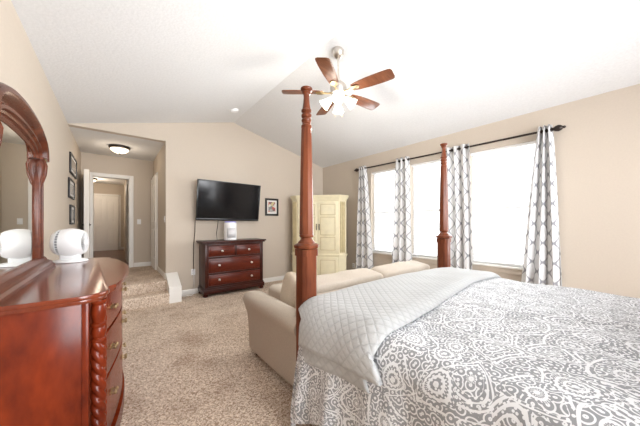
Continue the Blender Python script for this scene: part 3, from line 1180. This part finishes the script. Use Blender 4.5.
# ------------------------------------------------------------------ mirror on the dresser
MC, MH = 2.385, 0.53
MX = -0.47
t = thing('dresser_mirror', 'arched wooden mirror with carved scroll ends standing on the back of the dresser', 'mirror', (MX, MC, DZ))


def arc_z(y, rise, zend, half):
    f = (y - MC) / half
    return zend + rise * (1 - f * f) ** 0.5 if abs(f) < 1 else zend


def arch_band(y_half, z_end, rise, thick, x0, x1, n=36, power=0.62):
    """moulded arch of given thickness, swept from end to end"""
    outer, inner = [], []
    for k in range(n + 1):
        a = PI * k / n
        y = MC - math.cos(a) * y_half
        z = z_end + rise * math.sin(a) ** power
        y2 = MC - math.cos(a) * (y_half - thick)
        z2 = z_end + (rise - thick) * math.sin(a) ** power
        outer.append((y, z))
        inner.append((y2, z2))
    return prism(BM(), outer + inner[::-1], x0, x1, 'X', 0.0)


def band_quads(y_half, z_end, rise, prof, n=40, power=0.62):
    """sweep profile prof [(depth inward, x)] along the arch"""
    bm = BM()
    rings = []
    for k in range(n + 1):
        a = PI * k / n
        ring = []
        for d_, x in prof:
            ring.append(bm.verts.new((x, MC - math.cos(a) * (y_half - d_), z_end + (rise - d_) * math.sin(a) ** power)))
        rings.append(ring)
    m = len(prof)
    for a, b in zip(rings, rings[1:]):
        for i in range(m):
            bm.faces.new((a[i], a[(i + 1) % m], b[(i + 1) % m], b[i]))
    bm.faces.new(rings[0])
    bm.faces.new(rings[-1][::-1])
    return bm


XB = -0.535
put('arch', band_quads(0.60, 1.84, 0.25, [(0.0, XB), (0.0, -0.425), (0.010, -0.408), (0.035, -0.402), (0.055, -0.410), (0.070, -0.432), (0.085, -0.445), (0.095, -0.445), (0.105, -0.428), (0.125, -0.426), (0.135, -0.440), (0.150, -0.444), (0.158, -0.455), (0.175, -0.452), (0.19, -0.459), (0.19, XB)]), M['mirror_wood'], t, smooth=35)
for s in (-1, 1):
    ya, yb = sorted((MC + s * 0.495, MC + s * 0.595))
    bm = box(BM(), (XB, ya, 1.05), (-0.448, yb, 1.86), 0.006)
    tube(bm, [(-0.448, MC + s * 0.508, 1.07), (-0.448, MC + s * 0.508, 1.80)], 0.009, 8)
    tube(bm, [(-0.446, MC + s * 0.582, 1.07), (-0.446, MC + s * 0.582, 1.70)], 0.010, 8)
    put('side_stile', bm, M['mirror_wood'], t)
    # scroll bracket: curl, ribbed leaf, pointed drop
    bm = BM()
    yo = MC + s * 0.555
    tube(bm, [(-0.445, yo - s * 0.02 + s * 0.024 * math.cos(a / 6 * 2 * PI) * (1 - a / 20), 1.845 + 0.026 * math.sin(a / 6 * 2 * PI) * (1 - a / 20)) for a in range(13)], 0.012, 8)
    ya = yo - s * 0.034
    tube(bm, [(-0.455, ya, 1.87), (-0.445, ya, 1.80), (-0.447, ya, 1.73), (-0.455, ya, 1.66), (-0.462, ya, 1.58)], [0.022, 0.031, 0.028, 0.021, 0.006], 12)
    for q in (-0.4, 0.4):
        tube(bm, [(-0.432, ya + 0.030 * q, 1.86), (-0.415, ya + 0.036 * q, 1.80), (-0.420, ya + 0.030 * q, 1.73), (-0.436, ya + 0.030 * q, 1.66), (-0.458, ya, 1.59)], [0.008, 0.009, 0.009, 0.007, 0.004], 8)
    lathe(bm, [(0.036, -0.47), (0.032, -0.436), (0.022, -0.428), (0.012, -0.424)], (0, yo - s * 0.012, 1.845), 16, 'X')
    put('scroll_bracket', bm, M['mirror_wood'], t)
    bm = lathe(BM(), [(0.020, -0.426), (0.020, -0.420), (0.012, -0.416), (0.004, -0.412)], (0, yo - s * 0.012, 1.845), 14, 'X')
    put('rosette', bm, M['brass'], t)
bm = BM()
prism(bm, [(XB, 1.0), (-0.385, 1.0), (-0.385, 1.018), (-0.400, 1.028), (-0.405, 1.045), (-0.43, 1.055), (-0.44, 1.075), (-0.455, 1.085), (XB, 1.085)], MC - 0.69, MC + 0.69, 'Y', 0.0)
put('bottom_rail', bm, M['mirror_wood'], t, smooth=30)
pts = [(MC - 0.54, 1.06)] + [(MC + 0.54, 1.06)]
for k in range(25):
    a = PI * k / 24
    pts.append((MC + math.cos(a) * 0.54, 1.83 + 0.17 * math.sin(a) ** 0.62))
put('mirror_glass', prism(BM(), pts, -0.470, -0.463, 'X'), M['mirror'], t, smooth=0)

# ------------------------------------------------------------------ white desk fan on the dresser
FX, FY = -0.325, 3.27
t = thing('desk_fan', 'white barrel-shaped desk fan on the far end of the dresser', 'fan', (FX + 0.015, FY, DZ), R(-14))
t.scale = (0.90, 0.90, 0.93)
put('base', lathe(BM(), [(0.130, 0.0), (0.137, 0.004), (0.137, 0.012), (0.125, 0.022), (0.085, 0.028)], (0, 0, 0), 36), M['white_plastic'], t, local=True)
put('neck', box(BM(), (-0.075, -0.05, 0.02), (0.075, 0.05, 0.10), 0.02, 3), M['white_plastic'], t, local=True)
shell = [(0.095, -0.150), (0.112, -0.125), (0.128, -0.085), (0.137, -0.03), (0.138, 0.02), (0.131, 0.07), (0.117, 0.11), (0.098, 0.135)]
put('housing', lathe(BM(), [(0.068, -0.136), (0.10, -0.122), (0.118, -0.098), (0.1245, -0.084)], (0, 0, 0.19), 40, 'X'), M['white_plastic'], t, local=True)
bm = BM()
prof = [(0.129, -0.058), (0.137, -0.02), (0.138, 0.02), (0.131, 0.06), (0.117, 0.095), (0.103, 0.114), (0.096, 0.112), (0.10, 0.08), (0.122, 0.02), (0.122, -0.056)]
lathe(bm, prof + [prof[0]], (0, 0, 0.19), 40, 'X', caps=False)
bmesh.ops.remove_doubles(bm, verts=bm.verts, dist=0.0001)
put('shell', bm, M['white_plastic'], t, local=True)
put('intake_core', lathe(BM(), [(0.108, -0.09), (0.108, -0.05)], (0, 0, 0.19), 32, 'X'), M['grey_plastic'], t, local=True)
bm = BM()
for k in range(30):
    a = 2 * PI * k / 30
    c_, s_ = math.cos(a), math.sin(a)
    tube(bm, [(-0.088, 0.120 * c_, 0.19 + 0.120 * s_), (-0.054, 0.126 * c_, 0.19 + 0.126 * s_)], 0.0028, 5)
put('intake_grille', bm, M['white_plastic'], t, local=True)
put('grille_back', lathe(BM(), [(0.099, 0.088), (0.099, 0.092), (0.01, 0.094)], (0, 0, 0.19), 32, 'X'), M['grey_plastic'], t, local=True)
bm = BM()
for k in range(22):
    a = 2 * PI * k / 22
    tube(bm, [(0.111, 0.097 * math.cos(a), 0.19 + 0.097 * math.sin(a)), (0.119, 0.062 * math.cos(a + 0.22), 0.19 + 0.062 * math.sin(a + 0.22)), (0.124, 0.026 * math.cos(a + 0.5), 0.19 + 0.026 * math.sin(a + 0.5))], 0.0026, 5)
lathe(bm, [(0.034, 0.112), (0.034, 0.126), (0.026, 0.130)], (0, 0, 0.19), 20, 'X')
put('front_grille', bm, M['white_plastic'], t, local=True)

# ------------------------------------------------------------------ chest of drawers under the television
CX0, CX1, CY0, CY1, CT = 1.285, 2.43, 4.94, 5.345, 1.025
t = thing('chest_of_drawers', 'dark cherry chest of drawers against the far wall below the television', 'chest of drawers', ((CX0 + CX1) / 2, 5.15, 0))
bm = BM()
box(bm, (CX0 - 0.055, CY0 - 0.045, CT - 0.03), (CX1 + 0.055, CY1, CT), 0.006)
box(bm, (CX0 - 0.035, CY0 - 0.028, CT - 0.055), (CX1 + 0.035, CY1, CT - 0.028), 0.008)
put('top', bm, M['chest_wood'], t)
bm = BM()
box(bm, (CX0, CY0 + 0.012, 0.10), (CX1, CY1, CT - 0.05), 0.004)
for x in (CX0, CX1 - 0.06):
    box(bm, (x, CY0 - 0.004, 0.16), (x + 0.06, CY0 + 0.02, CT - 0.05), 0.005)
for z in (0.16, 0.40, 0.70, 0.93):
    box(bm, (CX0 + 0.06, CY0, z), (CX1 - 0.06, CY0 + 0.02, z + 0.035), 0.003)
box(bm, ((CX0 + CX1) / 2 - 0.02, CY0, 0.735), ((CX0 + CX1) / 2 + 0.02, CY0 + 0.02, 0.93), 0.003)
put('carcass', bm, M['chest_wood'], t)
bm = BM()
box(bm, (CX0 - 0.025, CY0 - 0.022, 0.055), (CX1 + 0.025, CY1, 0.135), 0.008)
box(bm, (CX0 - 0.012, CY0 - 0.012, 0.13), (CX1 + 0.012, CY1, 0.165), 0.008)
put('plinth', bm, M['chest_wood'], t)
cm = (CX0 + CX1) / 2
for (x0, x1, z0, z1, kn) in ((CX0 + 0.065, cm - 0.022, 0.738, 0.928, 1), (cm + 0.022, CX1 - 0.065, 0.738, 0.928, 1), (CX0 + 0.065, CX1 - 0.065, 0.438, 0.698, 2), (CX0 + 0.065, CX1 - 0.065, 0.198, 0.398, 2)):
    bm = box(BM(), (x0, CY0 + 0.002, z0), (x1, CY0 + 0.02, z1), 0.003)
    box(bm, (x0 + 0.03, CY0 - 0.012, z0 + 0.028), (x1 - 0.03, CY0 + 0.004, z1 - 0.028), 0.008)
    dr = put('drawer', bm, M['chest_drawer'], t)
    xs = [(x0 + x1) / 2] if kn == 1 else [x0 + 0.19, x1 - 0.19]
    for x in xs:
        knob(dr, (x, CY0 - 0.012, (z0 + z1) / 2), (0, -1), 0.016, 'nickel')
for x in (CX0 + 0.02, CX1 - 0.02):
    for y in (CY0 + 0.03, CY1 - 0.05):
        put('foot', lathe(BM(), [(0.030, 0.0), (0.045, 0.012), (0.045, 0.03), (0.030, 0.045), (0.040, 0.058)], (x, y, 0), 14), M['chest_wood'], t)

# ------------------------------------------------------------------ television
t = thing('television', 'large black flat television hung on the far wall, tilted slightly down', 'television', (1.83, YB, 1.79))
TW, TH = 0.63, 0.385
def tvp(bm):
    rotv(bm, rx=R(8))
    rotv(bm, ry=R(0.5))
    bmesh.ops.translate(bm, verts=bm.verts, vec=(0, -0.20, 0))
    return bm
bm = box(BM(), (-TW, 0.0, -TH), (TW, 0.035, TH), 0.006)
box(bm, (-TW * 0.6, 0.03, -TH * 0.6), (TW * 0.6, 0.06, TH * 0.6), 0.01)
put('housing', tvp(bm), M['black'], t, local=True)
bm = BM()
f = 0.024
box(bm, (-TW, -0.012, -TH), (TW, 0.002, -TH + 0.04), 0.004)
box(bm, (-TW, -0.012, TH - f), (TW, 0.002, TH), 0.004)
box(bm, (-TW, -0.012, -TH + 0.04), (-TW + f, 0.002, TH - f), 0.003)
box(bm, (TW - f, -0.012, -TH + 0.04), (TW, 0.002, TH - f), 0.003)
put('bezel', tvp(bm), M['black'], t, local=True)
put('screen', tvp(box(BM(), (-TW + f, -0.006, -TH + 0.04), (TW - f, 0.001, TH - f))), M['screen'], t, local=True, smooth=0)
put('wall_mount', box(BM(), (-0.22, -0.17, -0.16), (0.22, -0.002, 0.16), 0.01), M['bronze'], t, local=True)
# cables
o = put('television_cable', tube(BM(), [(1.215, 5.33, 1.45), (1.21, 5.34, 1.2), (1.19, 5.345, 0.95), (1.185, 5.345, 0.65), (1.19, 5.35, 0.47)], 0.006), M['bronze'], None, (1.2, 5.34, 0.9))
tag(o, 'thin dark cable hanging from the left end of the television to the outlet', 'cable')
o = put('purifier_cord', tube(BM(), [(1.63, 5.30, 1.44), (1.62, 5.30, 1.3), (1.59, 5.28, 1.15), (1.585, 5.22, 1.034)], 0.006), M['bronze'], None, (1.6, 5.3, 1.2))
tag(o, 'short dark cord dropping behind the white air purifier', 'cable')

# air purifier
t = thing('air_purifier', 'white cylindrical air purifier with a blue top ring on the chest of drawers', 'air purifier', (1.80, 5.09, CT))
put('body', lathe(BM(), [(0.112, 0.0), (0.118, 0.006), (0.120, 0.15), (0.118, 0.33), (0.112, 0.345)], (0, 0, 0), 32), M['white_plastic'], t, local=True)
put('top_ring', lathe(BM(), [(0.105, 0.340), (0.110, 0.352), (0.102, 0.364), (0.080, 0.366)], (0, 0, 0), 32), M['blue_ring'], t, local=True)
bm = BM()
for k in range(9):
    a0 = -PI / 2 - 0.75 + k * 0.15 - 0.05
    a1 = a0 + 0.15
    z0, z1 = 0.05, 0.24
    rr = 0.1225
    vs = [bm.verts.new((rr * math.cos(a), rr * math.sin(a), z)) for a, z in ((a0, z0), (a1, z0), (a1, z1), (a0, z1))]
    bm.faces.new(vs)
bmesh.ops.remove_doubles(bm, verts=bm.verts, dist=0.0005)
put('front_panel', bm, M['pale_grey'], t, local=True, solid=0.003)


# ------------------------------------------------------------------ pictures
def picture(label, c, wd, ht, axis, art, mat_w=0.05, fr=0.03, group=None):
    """frame hanging on a wall; axis 'Y' faces -y, axis 'X' faces +x"""
    t = thing('picture_frame', label, 'picture', c, R(90) if axis == 'X' else 0, group)
    bm = BM()
    a, b = wd / 2, ht / 2
    box(bm, (-a, -0.026, -b), (a, -0.001, -b + fr), 0.004)
    box(bm, (-a, -0.026, b - fr), (a, -0.001, b), 0.004)
    box(bm, (-a, -0.026, -b + fr), (-a + fr, -0.001, b - fr), 0.004)
    box(bm, (a - fr, -0.026, -b + fr), (a, -0.001, b - fr), 0.004)
    put('frame', bm, M['black_frame'], t, local=True)
    put('mat_board', box(BM(), (-a + fr, -0.014, -b + fr), (a - fr, -0.004, b - fr)), M['mat_board'] if mat_w < 0.08 else M['black_frame'], t, local=True, smooth=0)
    put('print', box(BM(), (-a + fr + mat_w, -0.017, -b + fr + mat_w), (a - fr - mat_w, -0.012, b - fr - mat_w)), M[art], t, local=True, smooth=0)
    return t


picture('small black-framed color photograph on the far wall beside the television', (2.86, YB, 1.73), 0.34, 0.40, 'Y', 'photo', 0.035, 0.045)
picture('topmost of three dark frames on the left wall past the dresser', (XL, 5.90, 2.30), 0.80, 0.32, 'X', 'print_grey', 0.04, 0.028, 'dark frames on the left wall')
picture('middle of three dark frames on the left wall past the dresser', (XL, 5.66, 1.895), 0.62, 0.30, 'X', 'print_grey', 0.04, 0.028, 'dark frames on the left wall')
picture('lowest of three dark frames on the left wall past the dresser', (XL, 5.74, 1.49), 0.46, 0.31, 'X', 'print_grey', 0.04, 0.028, 'dark frames on the left wall')

# ------------------------------------------------------------------ armoire, set across the corner
AL, AR = Vector((3.16, 5.00)), Vector((3.99, 4.07))
e = (AR - AL)
AWD = e.length
ang = math.atan2(e.y, e.x)
mid = (AL + AR) / 2
t = thing('armoire', 'tall cream painted two-door armoire standing across the far corner', 'armoire', (mid.x, mid.y, 0), ang)
# local: x along the front, +y into the corner
hw = AWD / 2
DEP = 0.50
CH = 0.15


def foot_poly(g=0.0):
    return [(-hw - g, CH * 0.75), (-hw + CH - g * 0.4, -g), (hw - CH + g * 0.4, -g), (hw + g, CH * 0.75), (hw + g, 0.24), (hw - 0.26, DEP), (-hw + 0.26, DEP), (-hw - g, 0.24)]


for sg in (-1, 1):
    bm = BM()
    c0 = (sg * (hw - CH * 0.5), CH * 0.375)
    for q in (-0.045, 0.0, 0.045):
        px, py = c0[0] + sg * q * 0.80, c0[1] + q * 0.60
        lathe(bm, [(0.018, 0.70), (0.022, 0.74), (0.022, 1.80), (0.018, 1.84)], (px, py, 0), 12)
    put('corner_pilaster', bm, M['cream_dark'], t, local=True)
bm = BM()
prism(bm, foot_poly(0.0), 0.08, 0.62, 'Z')
prism(bm, foot_poly(0.0), 0.66, 1.87, 'Z')
put('carcass', bm, M['cream'], t, local=True, smooth=20)
bm = BM()
for z0, z1, g in ((1.862, 1.885, 0.012), (1.885, 1.915, 0.022), (1.915, 1.945, 0.040), (1.945, 1.965, 0.055), (1.965, 1.985, 0.050)):
    prism(bm, foot_poly(g), z0, z1, 'Z', 0.004)
put('crown', bm, M['cream'], t, local=True, smooth=20)
bm = BM()
prism(bm, foot_poly(0.016), 0.615, 0.64, 'Z', 0.004)
prism(bm, foot_poly(0.028), 0.64, 0.665, 'Z', 0.006)
put('waist_moulding', bm, M['cream'], t, local=True, smooth=20)
bm = BM()
prism(bm, foot_poly(0.02), 0.0, 0.09, 'Z', 0.006)
put('plinth', bm, M['cream'], t, local=True, smooth=20)


def armoire_door(x0, x1, z0, z1, splits):
    bm = box(BM(), (x0, -0.018, z0), (x1, 0.002, z1), 0.003)
    d = put('door', bm, M['cream'], t, local=True)
    s = 0.055
    zs = [z0 + s] + splits + [z1 - s]
    bm = BM()
    for a, b in zip(zs, zs[1:]):
        aa = a + (0.02 if a in splits else 0)
        bb = b - (0.02 if b in splits else 0)
        for (u0, u1, v0, v1) in ((x0 + s, x1 - s, aa, aa + 0.014), (x0 + s, x1 - s, bb - 0.014, bb), (x0 + s, x0 + s + 0.014, aa, bb), (x1 - s - 0.014, x1 - s, aa, bb)):
            box(bm, (u0, -0.028, v0), (u1, -0.016, v1), 0.004)
    put('panel_moulding', bm, M['cream_dark'], d, local=True)
    return d


dl = armoire_door(-hw + CH + 0.02, -0.004, 0.70, 1.84, [1.07, 1.52])
dr = armoire_door(0.004, hw - CH - 0.02, 0.70, 1.84, [1.07, 1.52])
armoire_door(-hw + CH + 0.02, -0.004, 0.12, 0.60, [])
armoire_door(0.004, hw - CH - 0.02, 0.12, 0.60, [])
for d, x in ((dl, -0.03), (dr, 0.03)):
    bm = BM()
    box(bm, (x - 0.010, -0.022, 1.20), (x + 0.010, -0.016, 1.34), 0.002)
    tube(bm, [(x, -0.02, 1.225), (x, -0.045, 1.235), (x, -0.045, 1.305), (x, -0.02, 1.315)], 0.006)
    put('pull', bm, M['bronze'], d, local=True)

# ------------------------------------------------------------------ ceiling fan
FCX, FCY = 2.12, 2.29
FZ = ZR - (FCX - XM) * (ZR - ZW) / (XR - XM)
t = thing('ceiling_fan', 'five-blade ceiling fan with brushed nickel motor and four lit glass shades', 'ceiling fan', (FCX, FCY, FZ))
put('canopy', lathe(BM(), [(0.072, 0.015), (0.074, -0.01), (0.066, -0.045), (0.045, -0.075), (0.022, -0.090)], (0, 0, 0), 28), M['nickel'], t, local=True)
put('downrod', lathe(BM(), [(0.013, -0.085), (0.013, -0.39)], (0, 0, 0), 14), M['nickel'], t, local=True)
ZB_ = -0.50
put('motor_housing', lathe(BM(), [(0.02, -0.355), (0.035, -0.365), (0.04, -0.385), (0.075, -0.40), (0.098, -0.43), (0.100, -0.465), (0.088, -0.49), (0.085, -0.515), (0.070, -0.525), (0.055, -0.545)], (0, 0, 0), 32), M['nickel'], t, local=True)
for k in range(5):
    a = R(141.6 + 72 * k)
    out = []
    for (x, y) in ((0.19, 0.050), (0.26, 0.064), (0.40, 0.076), (0.56, 0.080), (0.65, 0.078), (0.672, 0.070), (0.682, 0.045)):
        out.append((x, y))
    poly = out + [(x, -y) for x, y in out[::-1]]
    bm = prism(BM(), poly, -0.004, 0.004, 'Z', 0.0015)
    rotv(bm, rx=R(-12))
    bmesh.ops.translate(bm, verts=bm.verts, vec=(0, 0, ZB_))
    rotv(bm, rz=a)
    bl = put('blade', bm, M['fan_blade'], t, local=True)
    bm = BM()
    tube(bm, [(0.075, 0, -0.505), (0.12, 0, -0.512), (0.17, 0, -0.510), (0.22, 0, -0.508)], [0.012, 0.011, 0.012, 0.008])
    b2 = box(BM(), (0.18, -0.042, -0.006), (0.255, 0.042, -0.003), 0.001)
    b2.free()
    prism(bm, [(0.16, -0.012), (0.20, -0.04), (0.255, -0.035), (0.28, 0), (0.255, 0.035), (0.20, 0.04), (0.16, 0.012)], -0.514, -0.505, 'Z', 0.002)
    rotv(bm, rz=a)
    put('blade_iron', bm, M['brass'], bl, local=True)
put('light_kit', lathe(BM(), [(0.055, -0.54), (0.060, -0.555), (0.055, -0.585), (0.035, -0.605), (0.02, -0.625), (0.008, -0.64)], (0, 0, 0), 24), M['nickel'], t, local=True)
for k in range(4):
    a = R(47 + 90 * k)
    bm = lathe(BM(), [(0.022, 0.0), (0.030, 0.012), (0.040, 0.045), (0.052, 0.085), (0.066, 0.118), (0.070, 0.125), (0.060, 0.122), (0.02, 0.10)], (0, 0, 0), 22)
    rotv(bm, rx=PI)
    rotv(bm, ry=R(-50))
    bmesh.ops.translate(bm, verts=bm.verts, vec=(0.085, 0, -0.575))
    rotv(bm, rz=a)
    sh = put('lamp_shade', bm, M['fan_shade'], t, local=True)
    bm = tube(BM(), [(0.045, 0, -0.565), (0.075, 0, -0.560), (0.092, 0, -0.578)], [0.012, 0.014, 0.022])
    rotv(bm, rz=a)
    put('socket_arm', bm, M['nickel'], sh, local=True)
for (x, y) in ((0.03, -0.03), (-0.03, 0.02)):
    put('pull_chain', tube(BM(), [(x, y, -0.60), (x * 1.1, y * 1.1, -0.80)], 0.0022, 6), M['brass'], t, local=True)
l = bpy.data.lights.new('fan_bulbs', 'POINT')
l.energy = 20
l.color = (1, 0.93, 0.82)
l.shadow_soft_size = 0.14
lo = bpy.data.objects.new('fan_bulbs', l)
COL.objects.link(lo)
lo.location = (FCX, FCY, FZ - 0.80)

# ------------------------------------------------------------------ small ceiling and wall fittings
sx, sy = 1.704, 4.628
sz = ZW + (sx - XL) * k1
bm = lathe(BM(), [(0.078, 0.012), (0.078, -0.012), (0.070, -0.030), (0.045, -0.040), (0.01, -0.042)], (0, 0, 0), 28)
rotv(bm, ry=-math.atan(k1))
o = put('smoke_detector', bm, M['white_plastic'], None, None, local=True)
o.location = (sx, sy, sz)
tag(o, 'round white smoke detector on the vaulted ceiling near its ridge', 'smoke detector')


def dome_light(label, x, y, z, s, power):
    t = thing('ceiling_light', label, 'ceiling light', (x, y, z), 0, 'flush dome lights')
    put('rim', lathe(BM(), [(0.17 * s, -0.001), (0.172 * s, -0.02), (0.165 * s, -0.04), (0.145 * s, -0.05)], (0, 0, 0), 32), M['bronze'], t, local=True)
    put('glass_dome', lathe(BM(), [(0.148 * s, -0.045), (0.138 * s, -0.075), (0.105 * s, -0.105), (0.06 * s, -0.122), (0.012, -0.128)], (0, 0, 0), 32), M['dome'], t, local=True)
    put('finial', lathe(BM(), [(0.014, -0.125), (0.016, -0.135), (0.006, -0.15)], (0, 0, 0), 12), M['bronze'], t, local=True)
    l = bpy.data.lights.new('dome_bulb', 'POINT')
    l.energy = power
    l.color = (1, 0.84, 0.66)
    l.shadow_soft_size = 0.10
    lo = bpy.data.objects.new('dome_bulb', l)
    COL.objects.link(lo)
    lo.location = (x, y, z - 0.26)


dome_light('bronze-rimmed glass dome light glowing on the alcove ceiling above the steps', 0.085, 6.32, AZ, 1.0, 3.0)
dome_light('small glowing dome light on the hall ceiling, seen through the doorway', -0.60, 11.3, AZ, 1.0, 14)


def plate(name, label, cat, loc, rz, toggle=True):
    t = thing(name, label, cat, loc, rz)
    put('cover_plate', box(BM(), (-0.037, -0.007, -0.058), (0.037, 0.0, 0.058), 0.003), M['white_plastic'], t, local=True)
    if toggle:
        put('toggle', box(BM(), (-0.006, -0.016, -0.014), (0.006, -0.006, 0.014), 0.002), M['white_plastic'], t, local=True)
    else:
        bm = BM()
        for z in (-0.024, 0.024):
            lathe(bm, [(0.017, -0.0095), (0.017, -0.006)], (0, 0, z), 14, 'Y')
        put('sockets', bm, M['pale_grey'], t, local=True)
    return t


plate('light_switch', 'white light switch on the alcove end wall right of the doorway', 'light switch', (0.455, AY, 1.39), 0)
plate('light_switch', 'white light switch on the alcove side wall near the corner', 'light switch', (AX, 5.47, 1.43), R(-90))
plate('wall_outlet', 'white wall outlet beside the left edge of the chest of drawers', 'outlet', (1.185, YB, 0.42), 0, False)
t = plate('wall_outlet', 'white outlet low on the window wall beside the farthest curtain', 'outlet', (XR, 4.22, 0.36), R(-90), False)
o = put('white_power_cord', tube(BM(), [(1.19, 5.352, 0.40), (1.19, 5.33, 0.2), (1.185, 5.30, 0.03), (1.14, 5.26, 0.008), (1.05, 5.26, 0.008), (1.0, 5.29, 0.008), (0.95, 5.32, 0.008)], 0.006), M['white_plastic'], None, (1.1, 5.3, 0.1))
tag(o, 'white power cord running down to the carpet left of the chest of drawers', 'cord')
